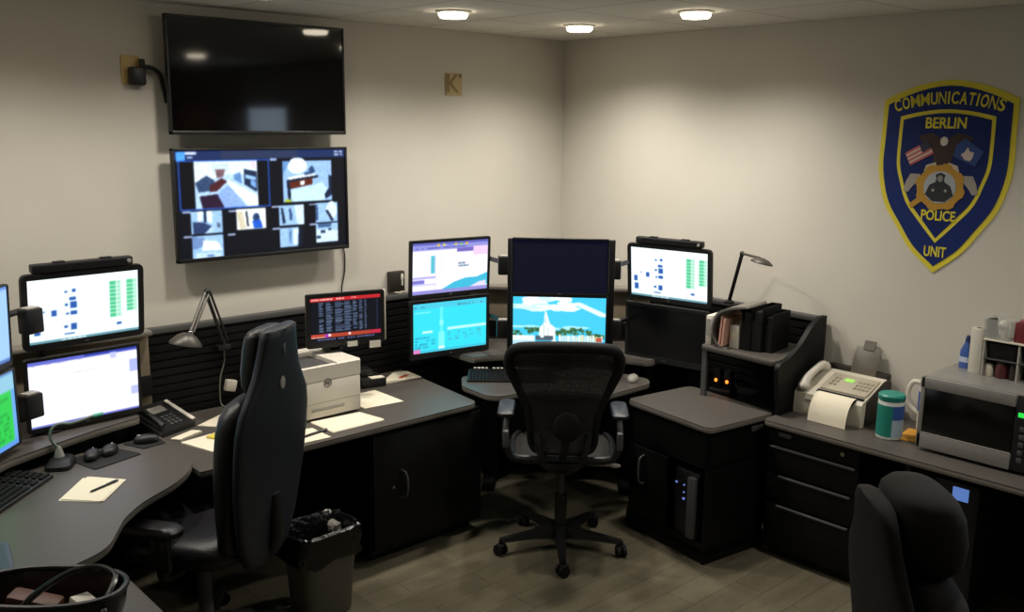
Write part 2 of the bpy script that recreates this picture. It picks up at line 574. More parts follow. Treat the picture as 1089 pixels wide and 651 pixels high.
M_led = mat('blue_led', '6f8cff', 0.4, emit='8aa0ff', estr=0.5)
pc = thing('computer_tower', 'black computer tower with blue lights inside the pedestal by the mesh chair', 'computer', (-0.715, -1.835, 0.081), R(-7.6), 'computer towers under the desks')
MB().box((0.02, 0, 0.19), (0.36, 0.17, 0.38), bevel=0.01).build('case', M_blk, pc)
MB().box((-0.175, -0.055, 0.20), (0.03, 0.052, 0.33), bevel=0.008).build('front_panel', M_lgrey if False else M_grey, pc)
MB().box((-0.164, 0.015, 0.30), (0.006, 0.006, 0.007)).box((-0.164, 0.015, 0.26), (0.006, 0.006, 0.007)).box((-0.164, 0.015, 0.225), (0.006, 0.012, 0.010)).box((-0.164, 0.07, 0.30), (0.006, 0.009, 0.009)).build('indicator_light', M_led, pc)

# right counter
worktop('service_counter', 'long grey counter along the right wall under the microwave', [(-0.59, -2.06), (-0.59, -4.3), (-0.02, -4.3), (-0.02, -2.06)], 0.74, th=0.032, r=[0.03, 0.02, 0, 0])
dc = thing('drawer_cabinet', 'black three-drawer cabinet under the counter by the fax machine', 'cabinet', (-0.32, -2.325, 0))
MB().box((0.02, 0, 0.375), (0.48, 0.50, 0.66)).box((0.03, 0, 0.03), (0.44, 0.46, 0.06)).build('body', M_blklam, dc)
for z0, z1 in ((0.612, 0.70), (0.462, 0.606), (0.30, 0.456), (0.07, 0.294)):
    pass
zz = [(0.465, 0.61), (0.305, 0.46), (0.06, 0.30)]
MB().box((-0.228, 0, 0.66), (0.02, 0.49, 0.088), bevel=0.003).build('top_rail', M_blklam, dc)
for i, (a, b) in enumerate(zz):
    dr = MB().box((-0.228, 0, (a + b) / 2), (0.02, 0.49, b - a - 0.006), bevel=0.003).build('drawer', M_blklam, dc)
    MB().box((-0.243, -0.02 if i else 0.0, b - 0.008), (0.014, 0.39 if i else 0.46, 0.012), bevel=0.003).build('handle', M_grey, dr)
lk_ = MB().cyl((-0.236, -0.165, 0.665), (-0.25, -0.165, 0.665), 0.011).build('lock', M_chrome, dc)
lk_['label'] = 'small chrome lock'
MB().box((-0.242, 0.15, 0.675), (0.008, 0.07, 0.022), bevel=0.002).build('label_plate', M_grey, dc)
MBk = MB().box((-0.05, -3.35, 0.36), (0.02, 1.5, 0.68))
bp = thing('back_panel', 'black back panel in the dark knee space under the counter', 'desk base', (0, 0, 0))
MBk.build('panel', M_blklam, bp)
pc2 = thing('computer_tower', 'black computer tower with a lit blue square under the counter', 'computer', (-0.27, -2.985, 0), 0, 'computer towers under the desks')
MB().box((0.0, 0, 0.32), (0.36, 0.20, 0.64), bevel=0.01).build('case', M_blk, pc2)
MB().box((-0.183, -0.02, 0.59), (0.008, 0.07, 0.06), bevel=0.002).build('lit_square', mat('blue_display', '5f86d8', 0.4, emit='6f97e8', estr=0.55), pc2)

# hutch over the right-hand console
hu = thing('hutch_shelf', 'black desktop hutch with grey shelf and curved side panel on the right wall', 'hutch', (0, 0, 0))
MB().prism(fillet([(-0.515, -2.055), (-0.488, -1.575), (-0.07, -1.555), (-0.07, -2.055)], [0.02, 0.03, 0, 0]), 0.998, 1.03, bevel=0.01).build('shelf', M_lam, hu)
prof = [(-0.07, 1.215)] + [tuple(v)[:2] for v in spline([(-0.13, 1.215, 0), (-0.21, 1.175, 0), (-0.30, 1.10, 0), (-0.41, 1.04, 0), (-0.50, 1.015, 0), (-0.515, 0.96, 0), (-0.49, 0.80, 0)], 5)] + [(-0.48, 0.742), (-0.07, 0.742)]
a = [(x, -2.058, z) for x, z in prof]; b = [(x, -2.085, z) for x, z in prof]
MB().loft([a, b]).build('side_panel', M_blklam, hu, angle=25)
MB().box((-0.20, -1.80, 0.70), (0.26, 0.50, 0.02)).build('lower_shelf', M_blklam, hu)
MB().box((-0.47, -1.60, 0.869), (0.02, 0.03, 0.258)).build('shelf_post', M_grey, hu)
MB().box((-0.21, -1.80, 0.35), (0.02, 0.50, 0.68)).build('back_panel', M_blklam, hu)

# ------------------------------------------------------------------ televisions
def tv(label, xc, z0, z1, w, scr=None, yb=-0.10):
    h = z1 - z0
    t = thing('wall_television', label, 'television', (xc, yb, z0), 0, 'wall televisions')
    mb = MB()
    bz = 0.012
    mb.box((0, 0, bz * 0.8), (w, 0.03, bz * 1.6), bevel=0.003).box((0, 0, h - bz / 2), (w, 0.03, bz), bevel=0.003)
    mb.box((-w / 2 + bz / 2, 0, h / 2), (bz, 0.03, h), bevel=0.003).box((w / 2 - bz / 2, 0, h / 2), (bz, 0.03, h), bevel=0.003)
    mb.build('bezel', M_blk, t)
    MB().box((0, 0.014, h / 2), (w - 0.01, 0.02, h - 0.01)).box((0, 0.032, h / 2 - 0.04), (w * 0.7, 0.03, h * 0.6), bevel=0.01).build('back_housing', M_blk2, t)
    MB().box((0, 0.07, h / 2), (0.4, 0.045, 0.30), bevel=0.004).build('wall_bracket', M_blk2, t)
    if scr is None:
        MB().box((0, -0.004, h / 2 + 0.003), (w - 2 * bz, 0.012, h - 2.6 * bz)).build('screen', M_gloss, t)
    else:
        MB().box((0, 0.002, h / 2 + 0.003), (w - 2 * bz, 0.012, h - 2.6 * bz)).build('screen_glass', M_gloss, t)
        screen_mesh(scr, w - 2 * bz, h - 2.6 * bz, -0.005, 'screen', M_lit, t, h / 2 + 0.003)
    return t
tv('upper wall television, switched off, black glossy screen', -2.285, 2.14, 2.70, 0.976)

def cctv():
    s = Scr(300, 170, '070a14')
    s.rect(0, 0, 1, 0.085, '1b2d5c').rect(0.25, 0.0, 0.7, 0.085, '2a3556')
    s.rect(0.015, 0.01, 0.06, 0.10, '55a8ff').rect(0.06, 0.012, 0.12, 0.035, 'dfe9ff').rect(0.07, 0.055, 0.10, 0.07, '9fb8e8')
    s.words(0.93, 0.01, 0.985, 0.07, 'b9c6e6', 2, 0.9)
    # frame of the selected view
    s.rect(0.02, 0.09, 0.525, 0.545, '2c5fd0').rect(0.026, 0.1, 0.518, 0.535, '05070f')
    # view 1
    X0, Y0, X1, Y1 = 0.105, 0.10, 0.455, 0.535
    def v(pts):
        return [(X0 + (X1 - X0) * p, Y0 + (Y1 - Y0) * q) for p, q in pts]
    s.rect(X0, Y0, X1, Y1, 'b9dcff')
    s.poly(v([(0, 0), (1, 0), (1, .32), (.5, .28), (0, .5)]), 'e4f4ff')
    s.poly(v([(0, .45), (.18, .30), (.30, .40), (.30, .62), (.05, .66)]), '33496e')
    s.poly(v([(.22, .52), (.42, .36), (.50, .44), (.34, .64), (.22, .66)]), '4a2028')
    s.poly(v([(.06, .74), (.34, .70), (.44, 1), (.10, 1)]), '2a1730')
    s.poly(v([(.34, .70), (.52, .50), (.80, 1), (.44, 1)]), '8fb2ee')
    s.poly(v([(.50, .40), (1, .78), (1, .98), (.84, 1), (.52, .52)]), 'f2fbff')
    s.poly(v([(.60, .30), (.72, .24), (.74, .50), (.62, .42)]), '5f8fc8')
    s.poly(v([(.78, .18), (.99, .24), (.98, .70), (.78, .52)]), '1c2c4a')
    s.poly(v([(.80, .30), (.97, .36), (.97, .44), (.80, .38)]), '9ecbff')
    s.poly(v([(.88, .42), (.97, .46), (.97, .62), (.88, .54)]), '79a9e8')
    s.poly(v([(.25, .05), (.55, .05), (.52, .24), (.30, .26)]), 'cfe2ee')
    s.poly(v([(.32, .18), (.48, .18), (.44, .34), (.34, .36)]), '7a5c62')
    s.poly(v([(.88, .02), (.98, .02), (.98, .18), (.88, .14)]), 'e6d8ea')
    # view 2
    X0, Y0, X1, Y1 = 0.605, 0.11, 0.91, 0.52
    s.rect(X0, Y0, X1, Y1, '9cc4f0')
    s.ell(X0 + .09, Y0 + .05, .06, .08, 'e8f6ff')
    s.poly(v([(.0, .35), (.10, .10), (.16, .0), (.0, 0)]), '6c9ad4')
    s.poly(v([(.10, .40), (.50, .32), (.66, .34), (.72, .40), (.10, .50)]), 'f6fdff')
    s.poly(v([(.07, .46), (.72, .36), (.72, .42), (.07, .52)]), '15203a')
    s.poly(v([(.10, .52), (.60, .42), (.60, .58), (.14, .68)]), '5a2418')
    s.poly(v([(.34, .50), (.43, .48), (.43, .58), (.34, .60)]), 'eef6ff')
    s.poly(v([(.07, .50), (.12, .50), (.16, .96), (.09, .92)]), '101b30')
    s.poly(v([(.16, .70), (.80, .55), (.90, .70), (.84, 1), (.24, 1), (.14, .92)]), 'c8ecff')
    s.poly(v([(.52, .20), (.60, .12), (.66, .28), (.54, .34)]), '2a4670')
    s.poly(v([(.42, .30), (.52, .26), (.54, .34), (.44, .36)]), '38547e')
    s.poly(v([(.94, .36), (1, .40), (1, .86), (.86, .96), (.84, .84), (.93, .70)]), '14203c')
    s.poly(v([(.03, .92), (.14, .94), (.18, 1), (.03, 1)]), 'b8c83c')
    # small views
    def small(x0, y0, x1, y1, kind):
        nonlocal X0, Y0, X1, Y1
        X0, Y0, X1, Y1 = x0, y0, x1, y1
        s.rect(x0, y0, x1, y1, '9fc8f2')
        if kind == 0:
            s.poly(v([(.2, 0), (.38, 0), (.36, .4), (.2, .5)]), 'eef8ff').poly(v([(.5, .0), (.66, .0), (.66, .55), (.5, .45)]), 'f2fbff')
            s.poly(v([(.4, 0), (.48, 0), (.48, .5), (.4, .5)]), '17223c').poly(v([(.05, .45), (.4, .5), (.65, .7), (.4, 1), (.05, 1)]), '2b3b66')
            s.poly(v([(.4, 1), (.62, .72), (.72, .8), (.6, 1)]), 'b8daf8').poly(v([(.82, .5), (.92, .6), (.9, .8), (.82, .75)]), '55607a')
        elif kind == 1:
            s.rect(x0, y0, x1, y1, 'f0f6f4').poly(v([(0, .1), (.2, .1), (.3, .9), (.1, .95)]), 'd9d2b4').poly(v([(.30, .12), (.36, .12), (.40, .86), (.34, .86)]), '1c2430')
            s.ell(x0 + (x1 - x0) * .66, y0 + (y1 - y0) * .45, .02, .045, '27406e').poly(v([(.52, .6), (.8, .55), (.88, .95), (.56, .98)]), '1f5ad0')
        elif kind == 2:
            s.poly(v([(.08, .1), (.16, .1), (.26, .85), (.14, .9)]), '1d2a44').poly(v([(.4, .2), (.46, .1), (.54, .5), (.5, .8), (.42, .7)]), '34507c')
            s.poly(v([(.62, 0), (1, 0), (1, 1), (.72, 1)]), 'd6eeff')
        elif kind == 3:
            s.ell(x0 + (x1 - x0) * .72, y0 + (y1 - y0) * .4, .034, .09, 'def2ff').poly(v([(.44, .42), (.54, .36), (.82, .92), (.7, .98)]), '1a2640')
            s.poly(v([(0, .1), (.10, .1), (.12, .9), (0, .9)]), '3b5480')
        elif kind == 4:
            s.poly(v([(0, .0), (.4, .1), (.3, .5), (0, .6)]), '6f8fc4').poly(v([(.35, .2), (.8, .3), (.95, .7), (.3, .65)]), 'f4fdff').poly(v([(.1, .75), (.9, .8), (.9, 1), (.1, 1)]), 'c4e2fa')
            s.poly(v([(.45, .85), (.7, .88), (.68, .98), (.45, .97)]), '5f86b8')
        elif kind == 5:
            s.poly(v([(.4, .1), (.55, .05), (.52, .9), (.38, .8)]), '7fa8d8').poly(v([(.45, .2), (.50, .2), (.48, .7), (.44, .7)]), '3d5a88')
            s.poly(v([(.85, 0), (1, 0), (1, 1), (.8, 1)]), '10182c').poly(v([(.6, .1), (.82, .1), (.76, .9), (.6, .9)]), 'dff2ff')
        else:
            s.poly(v([(.1, 0), (.7, 0), (.66, .22), (.1, .2)]), '42608e').poly(v([(.0, .3), (1, .4), (1, 1), (0, 1)]), 'd4ecff')
            s.rect(x0 + .03, y0 + .07, x0 + .06, y0 + .10, '25354e').rect(x0 + .08, y0 + .05, x0 + .10, y0 + .075, '25354e').rect(x0 + .005, y0 + .12, x0 + .03, y0 + .15, '2a3c58')
    small(.075, .56, .245, .77, 0); small(.325, .56, .495, .76, 1); small(.572, .55, .727, .75, 2); small(.80, .54, .945, .74, 3)
    small(.075, .79, .245, 1.0, 4); small(.572, .77, .712, .965, 5); small(.80, .755, .945, .945, 6)
    for (x, y) in ((.03, .555), (.28, .565), (.53, .55), (.76, .545), (.03, .785), (.27, .79), (.53, .765), (.76, .75)):
        s.rect(x, y, x + .045, y + .016, 'aebbe0')
    s.rect(.53, .085, .57, .105, '9fb4e6')
    s.blur(2)
    rng = np.random.default_rng(4)
    bright = s.a.mean(-1, keepdims=True)
    g = rng.normal(0, 1, (s.h // 4 + 1, s.w // 4 + 1)).repeat(4, 0).repeat(4, 1)[:s.h, :s.w, None]
    s.a = np.clip(s.a + g * 0.02 * (bright > 0.25) , 0, 1)
    return s.blur(2)
tv('lower wall television showing a grid of security camera views', -2.285, 1.515, 2.074, 0.982, cctv())

# cable from the television down the wall
c = MB().tube(spline([(-1.77, -0.012, 1.52), (-1.758, -0.008, 1.45), (-1.763, -0.008, 1.36), (-1.785, -0.012, 1.28), (-1.79, -0.02, 1.22)], 6), 0.004, 8).build('television_cable', M_blk)
tag(c, 'thin black cable hanging from the lower television to the slat panel', 'cable')

# ------------------------------------------------------------------ monitors
def monitor(label, loc, yaw, w, h, scr=None, tilt=0.0, bez=0.018, chin=0.022, frame=None, extra=None, round_=0.012, name='computer_monitor', screen_mat=None):
    """loc = middle of the front face"""
    a = R(yaw)
    t = R(tilt)
    ln = Vector((math.sin(a) * math.sin(t), -math.cos(a) * math.sin(t), math.cos(t)))
    base = Vector(loc) - ln * (h / 2)
    o = thing(name, label, 'monitor', base, a, 'desk monitors', rx=t)
    fm = frame or M_blk
    mb = MB()
    outer = rrect(w, h, round_)
    sw, sh = w - 2 * bez, h - bez - chin
    zc = h / 2 + (chin - bez) / 2
    inner = [(x, y + (chin - bez) / 2) for x, y in rrect(sw, sh, 0.002)]
    secs = [[(x, 0.012, y + h / 2) for x, y in outer], [(x, -0.003, y + h / 2) for x, y in outer], [(x * 0.995, -0.007, y * 0.99 + h / 2) for x, y in outer],
            [(x, -0.006, y + h / 2) for x, y in inner], [(x, 0.004, y + h / 2) for x, y in inner]]
    mb.loft(secs, cap=False)
    mb.build('bezel', fm, o)
    MB().prism([(x, y) for x, y in rrect(w * 0.99, h * 0.99, round_)], -0.02, 0.0, bevel=0.006, M=Matrix.Translation((0, 0.006, h / 2)) @ Matrix.Rotation(R(90), 4, 'X')).box((0, 0.04, h / 2), (w * 0.5, 0.035, h * 0.55), bevel=0.015).build('back_housing', fm, o)
    if scr is None:
        MB().box((0, 0.0, zc), (sw, 0.006, sh)).build('screen', screen_mat or M_offscr, o)
    else:
        screen_mesh(scr, sw, sh, -0.0005, 'screen', M_lit, o, zc)
    mk = MB().box((0, -0.008, chin * 0.5), (0.018, 0.002, 0.008), bevel=0.0008).build('maker_mark', M_grey, o)
    return o

def sc_map():
    s = Scr(150, 96, 'f1ecfb')
    s.rect(0, 0, 1, .16, '8d8fd6').rect(0, 0, 1, .05, '5a5cae').words(.05, .09, .75, .14, '4b4d9a', 1, .7)
    for i, cc in enumerate(('e2c23a', 'd8d04a', '6a78d8', 'c8c040', '70c060', 'e0b43a')):
        s.rect(.32 + i * .075, .04, .355 + i * .075, .085, cc)
    s.rect(.58, .15, .80, .22, '6d62b6').rect(.8, .12, 1, .3, 'e6c6e6')
    s.rect(0, .2, .30, .66, 'f6f3ff').rect(.24, .26, .295, .60, '58b8c8').rect(0, .66, .30, .70, 'a9a6e4').rect(0, .72, .16, .79, '7672c4').rect(0, .82, .3, .92, 'e9e6ff').rect(0, .80, .30, .82, 'b6b2e6')
    s.rect(.30, .2, .31, .95, 'c7b9e6').poly([(.36, .2), (.44, .22), (.40, .6), (.33, .9), (.33, .5)], 'f2e4f6')
    s.poly([(.33, .97), (.55, .80), (.70, .74), (.85, .74), (1, .66), (1, .90), (.7, .97)], '3eb4d4')
    s.poly([(.75, .93), (.88, .84), (.98, .82), (.98, .93)], 'd9d4ee')
    s.rect(0, .93, 1, 1, '8b88cc').words(.60, .42, .74, .52, '5a7a8a', 2, .7)
    return s.blur(2)
def sc_cyan():
    s = Scr(150, 96, '35d6ec')
    s.rect(0, 0, 1, .12, '49c3dc').words(.02, .06, .2, .11, '2a7e9c', 1, .8).words(.6, .06, .97, .12, '2c7f92', 1, .7)
    s.rect(.03, .18, .24, .2, '83ecf6').rect(.36, .1, .40, .95, '5fe4f2').rect(.02, .50, .34, .505, '64e6f2').rect(.13, .56, .26, .60, 'cff8fb')
    s.words(.03, .66, .30, .92, '2a9db2', 4, .6).rect(.46, .53, 1, .58, 'bdf4f6')
    for i in range(5):
        s.words(.47 + i * .1, .62, .53 + i * .1, .80, '45a8b4', 4, .6)
    s.ell(.38, .42, .03, .06, '8af0f4').rect(.34, .6, .42, .9, '79eaf2').rect(.34, .9, .42, .95, 'd8fafa').rect(0, .92, .10, 1, 'd07ab6').rect(.1, .95, 1, 1, '3fb8d0')
    return s.blur(2)
def sc_photo():
    s = Scr(180, 100, '44c4ea')
    rng = random.Random(5)
    for k in range(46):
        s.ell(rng.uniform(.15, .62), rng.uniform(.0, .26), rng.uniform(.04, .11), rng.uniform(.02, .05), 'f4fbff' if k % 3 else 'cdeffb')
    for k in range(16):
        s.ell(.70 + k * .018, .13 + k * .014, .05, .03, 'dff5fc')
    for k in range(8):
        s.ell(rng.uniform(.0, .2), rng.uniform(.15, .25), .06, .02, 'cfeffa')
        s.ell(rng.uniform(.0, 1), rng.uniform(.58, .64), .1, .02, 'a6e6f6')
    for x, y, r in ((.05, .70, .05), (.18, .66, .05), (.26, .64, .05), (.54, .68, .065), (.68, .66, .06), (.80, .68, .05), (.92, .76, .06)):
        for q in range(14):
            s.ell(x + rng.uniform(-r, r), y + rng.uniform(-r * .7, r), r * rng.uniform(.2, .45), r * rng.uniform(.25, .6), rng.choice(('3c6a42', '2f5a3a', '4c7a48')))
    # plain white tower with a pointed roof on the shore
    s.poly([(.345, .28), (.36, .28), (.40, .52), (.46, .60), (.46, .85), (.28, .85), (.29, .60), (.335, .52)], 'eef4f4')
    s.poly([(.35, .26), (.37, .52), (.345, .52)], 'c5d8e4').rect(.335, .55, .345, .8, 'a8c0cc').rect(.38, .6, .39, .8, 'b4c8d2')
    s.rect(0, .76, .24, .86, 'e2edf0').rect(.25, .76, .44, .85, '4a5a66').rect(.30, .72, .34, .8, 'dfe9ea')
    for k in range(16):
        s.rect(.50 + k * .03, .75 + rng.uniform(-.02, .02), .525 + k * .03, .87, rng.choice(('f0efe6', 'd8dccf', 'e8d8b0', 'cfe0e4')))
    s.rect(.90, .78, .96, .86, 'b8503c').rect(0, .86, 1, 1, '3f8fb4').rect(.0, .86, .25, .95, 'a9d4e6').rect(.42, .84, .47, .97, 'cfe0e2')
    s.rect(.5, .86, .95, .89, '76a9b4')
    return s.blur(2)
def sc_radio():
    s = Scr(150, 96, 'eef8fa')
    B = '2c58a4'
    for x, y, w_, h_ in ((.04, .58, .05, .12), (.05, .74, .05, .12), (.20, .50, .05, .09), (.13, .50, .02, .02), (.32, .22, .03, .03), (.39, .20, .03, .05), (.36, .32, .06, .05),
                         (.32, .42, .03, .04), (.37, .40, .06, .10), (.33, .56, .02, .03), (.37, .54, .06, .06), (.31, .76, .03, .04), (.37, .74, .05, .10), (.31, .89, .09, .02), (.79, .82, .04, .045)):
        s.rect(x, y, x + w_, y + h_, B)
    for r in range(9):
        s.rect(.73, .15 + r * .065, .79, .205 + r * .065, '4cc088').rect(.795, .15 + r * .065, .835, .205 + r * .065, '9fdcc0')
    for r in range(8):
        s.rect(.89, .15 + r * .065, .945, .205 + r * .065, '52c48c').rect(.95, .15 + r * .065, .985, .205 + r * .065, 'a6e0c6')
    s.rect(0, .955, 1, 1, '5d8f9c').words(.28, .96, .5, 1, 'e8f4f6', 1, .8)
    return s.blur(2)
def sc_form():
    s = Scr(150, 96, 'f3f0fb')
    s.rect(0, 0, 1, .06, '5d66c4').rect(.5, .0, 1, .04, '2e3c9a').words(.0, .05, .5, .08, '8a90d0', 1, .6)
    s.rect(.74, .04, .80, .14, 'b9bfec').rect(.92, .20, 1, .40, 'a9b4ea').rect(.93, .62, 1, .76, 'b2bbec').words(.36, .24, .60, .27, 'b8ae8c', 1, .95).rect(0, .16, .70, .17, 'e2e0f4')
    s.rect(0, .97, 1, 1, '5a62b4')
    return s.blur(2)
def sc_term():
    s = Scr(190, 112, '0c0f18')
    rng = random.Random(3)
    s.rect(.0, .0, 1, .09, 'b8262c').words(.02, .02, .48, .075, 'e8b0a8', 1, .85, rng).words(.58, .02, .70, .07, 'e09088', 1, .7, rng)
    for x0, x1 in ((.12, .19), (.22, .32), (.35, .48), (.48, .60), (.60, .67), (.69, .75), (.77, .80)):
        for r in range(22):
            if rng.random() < .9:
                s.rect(x0, .12 + r * .031, x0 + (x1 - x0) * rng.uniform(.6, 1), .138 + r * .031, rng.choice(('5d7090', '6a7c9a', '4c5c7a')))
    s.rect(.95, .12, .955, .8, '46557a').rect(0, .83, 1, .92, 'a8402c').rect(0, .83, .2, .87, 'c04434').rect(.2, .83, .26, .92, '9a3aa8')
    for x in (.25, .53, .84):
        s.rect(x, .84, x + .035, .895, 'f2dede')
    s.rect(.84, .83, 1, .92, 'b82840').words(.0, .89, .2, .92, 'e6c4b4', 1, .9, rng).words(.02, .94, .9, .99, '6a6a9c', 1, .7, rng)
    return s.blur(2)
def sc_blue():
    s = Scr(90, 60, '9cc4f2')
    s.rect(0, 0, 1, .05, '5a82c4').rect(0, .95, 1, 1, '4a6aa8')
    return s.blur(2)
def sc_green():
    s = Scr(110, 70, '2cc44c')
    s.rect(0, 0, 1, .26, '8cc0d8').rect(0, 0, 1, .04, '5a80b8').words(.1, .32, .9, .9, '249a40', 9, .4).rect(.95, .26, 1, 1, '6aa0e0').rect(0, .93, 1, 1, '5b92e0')
    return s.blur(2)
sc_navy = Scr(24, 16, '05071a')

TU = 4.5
# centre console stacks
monitor('lit monitor with lilac map screen, upper one left of the corner', (-1.282, -0.380, 1.390), -9, 0.530, 0.335, sc_map(), 2.5, bez=0.016)
monitor('lit monitor with turquoise screen, below the lilac map', (-1.285, -0.379, 1.040), -9, 0.530, 0.345, sc_cyan(), 0.5, bez=0.020, chin=0.034)
monitor('nearly black navy monitor in the upper middle of the corner', (-0.985, -0.975, 1.435), -46.5, 0.540, 0.315, sc_navy, 0.0, bez=0.010, chin=0.010)
monitor('lit monitor with sky and white tower picture behind the mesh chair', (-0.985, -0.975, 1.117), -46.5, 0.540, 0.318, sc_photo(), 0.0, bez=0.012, chin=0.016)
m = monitor('lit white touch monitor under a sound bar, right of the corner', (-0.42, -1.285, 1.372), -80, 0.535, 0.335, sc_radio(), 5.0, bez=0.024, chin=0.026, round_=0.03)
m2 = monitor('dark switched-off monitor under the white touch monitor, right of the corner', (-0.42, -1.28, 1.018), -80, 0.530, 0.345, None, 1.0, bez=0.02, chin=0.036)
m3 = monitor('lit white touch monitor under a sound bar on the left desk', (-3.300, -0.352, 1.405), 4, 0.525, 0.335, sc_radio(), 6.0, bez=0.026, chin=0.028, round_=0.03)
m4 = monitor('lit pale form-screen monitor under the left touch monitor, behind the microphone', (-3.325, -0.352, 1.045), 4, 0.500, 0.330, sc_form(), 3.0, bez=0.014, chin=0.02)
fl = (-3.64 - 0.265 * math.cos(R(46)), -0.49 - 0.265 * math.sin(R(46)))
monitor('pale blue monitor cut by the left edge, above the green one', (fl[0], fl[1], 1.395), 46, 0.530, 0.335, sc_blue(), 2.0, bez=0.008, chin=0.02)
monitor('green-screened monitor cut by the left edge, below the pale blue one', (fl[0], fl[1], 1.055), 46, 0.530, 0.33, sc_green(), 0.0, bez=0.010, chin=0.012)

# sound bars on the touch monitors
def soundbar(label, mon, w, h):
    mw = mon.matrix_basis
    p = mw @ Vector((0.0, 0.012, h + 0.002))
    o = thing('sound_bar', label, 'speaker', p, mon.rotation_euler.z, 'sound bars', rx=mon.rotation_euler.x)
    MB().box((0, 0, 0.018), (w, 0.04, 0.036), bevel=0.006).build('body', M_blk, o)
    MB().box((0, -0.0215, 0.018), (w - 0.08, 0.004, 0.024)).build('grille', M_blk2, o)
    for sx in (-0.10, 0.10):
        MB().box((sx, 0, 0.038), (0.05, 0.02, 0.008), bevel=0.002).build('clip', M_blk, o)
    MB().cyl((w / 2 - 0.02, -0.02, 0.02), (w / 2 - 0.02, -0.028, 0.02), 0.008).build('knob', M_lgrey, o)
    return o
soundbar('black sound bar on top of the left touch monitor', m3, 0.43, 0.335)
soundbar('black sound bar on top of the touch monitor right of the corner', m, 0.42, 0.335)

# monitor mounts
def mount(label, pts, zs, posts, deck, blocks, spines=()):
    o = thing('monitor_mount', label, 'monitor arm', (posts[0][0], posts[0][1], deck), 0, 'monitor mounts')
    O = Vector((posts[0][0], posts[0][1], deck))
    for (x, y) in posts:
        MB().cyl(Vector((x, y, deck)) - O, Vector((x, y, zs[0] + 0.05)) - O, 0.02).lathe([(0.07, 0.0), (0.07, 0.01), (0.03, 0.02)], c=Vector((x, y, deck)) - O).build('post', M_blk, o)
    for z in zs:
        MB().tube([Vector((x, y, z)) - O for x, y in pts], 0.014, 8).build('rail', M_blk, o)
    for (x, y) in spines:
        MB().box(Vector((x, y, 1.26)) - O, (0.035, 0.035, 0.64), rz=R(-45), bevel=0.004).build('spine', M_blk2, o)
    for (x, y, z, rz) in blocks:
        b = MB().box(Vector((x, y, z)) - O, (0.082, 0.06, 0.105), rz=rz, bevel=0.008).build('hinge_block', M_blk, o)
        MB().box(Vector((x, y, z + 0.053)) - O, (0.06, 0.045, 0.010), rz=rz, bevel=0.002).build('hinge_cap', M_lgrey, b)
    return o
mount('black monitor mount with hinge blocks between the corner monitors', [(-1.26, -0.29), (-0.99, -0.34), (-1.08, -0.66), (-1.02, -0.80), (-0.89, -0.89), (-0.80, -1.02), (-0.66, -1.08), (-0.37, -1.00), (-0.33, -1.27)], (1.42, 1.08),
      [(-0.78, -0.78)], 0.865, [(-1.115, -0.665, 1.419, R(-40)), (-1.118, -0.66, 1.05, R(-40)), (-0.682, -1.102, 1.404, R(-50)), (-0.675, -1.11, 1.062, R(-50))], [(-1.135, -0.735), (-0.745, -1.14)])
mount('black monitor mount with hinge blocks between the left desk monitors', [(-3.30, -0.28), (-3.56, -0.36), (fl[0] - 0.04, fl[1] + 0.06)], (1.42, 1.06),
      [(-3.48, -0.30)], 0.865, [(-3.545, -0.435, 1.388, R(25)), (-3.572, -0.43, 1.027, R(25))])

# ------------------------------------------------------------------ printer + terminal monitor
pr = thing('laser_printer', 'white laser printer on the worktop under the terminal monitor', 'printer', (-2.255, -0.425, 0.74))
mb = MB()
w, d_, h_ = 0.39, 0.37, 0.28
mb.box((0, 0, 0.105), (w, d_, 0.19), bevel=0.008)
ys = [(-0.185, 0.20), (-0.185, 0.272), (-0.177, 0.28), (0.185, 0.28), (0.185, 0.20)]
for x0, x1 in ((-0.195, -0.145), (0.06, 0.195)):
    mb.loft([[(x0, y, z) for y, z in ys], [(x1, y, z) for y, z in ys]])
mb.loft([[(-0.145, y, z) for y, z in ((0.10, 0.20), (0.10, 0.28), (0.185, 0.28), (0.185, 0.20))], [(0.06, y, z) for y, z in ((0.10, 0.20), (0.10, 0.28), (0.185, 0.28), (0.185, 0.20))]])
mb.loft([[(-0.145, y, z) for y, z in ((-0.185, 0.20), (-0.185, 0.272), (-0.16, 0.274), (-0.14, 0.20))], [(0.06, y, z) for y, z in ((-0.185, 0.20), (-0.185, 0.272), (-0.16, 0.274), (-0.14, 0.20))]])
mb.build('body', M_white, pr, angle=30)
MB().box((-0.043, -0.02, 0.232), (0.20, 0.23, 0.06)).build('output_tray', M_grey, pr)
MB().box((0, -0.186, 0.055), (0.19, 0.004, 0.02), bevel=0.002).build('tray_grip', M_lgrey, pr)
MB().box((0, -0.1855, 0.088), (0.37, 0.002, 0.003)).build('tray_seam', M_lgrey, pr)
lg = MB()
ring = [(0.021 * math.cos(2 * PI * k / 28), -0.187, 0.185 + 0.021 * math.sin(2 * PI * k / 28)) for k in range(28)]
lg.tube(ring, 0.0022, 6, closed=True)
lg.mesh(text_mesh('hp', 0.03, 0.0008, 0.0006), Matrix.Translation((0, -0.1865, 0.186)) @ Matrix.Rotation(R(90), 4, 'X'))
lg.build('round_logo', mat('logo_grey', '55534f', 0.5), pr)['label'] = 'dark grey round logo'

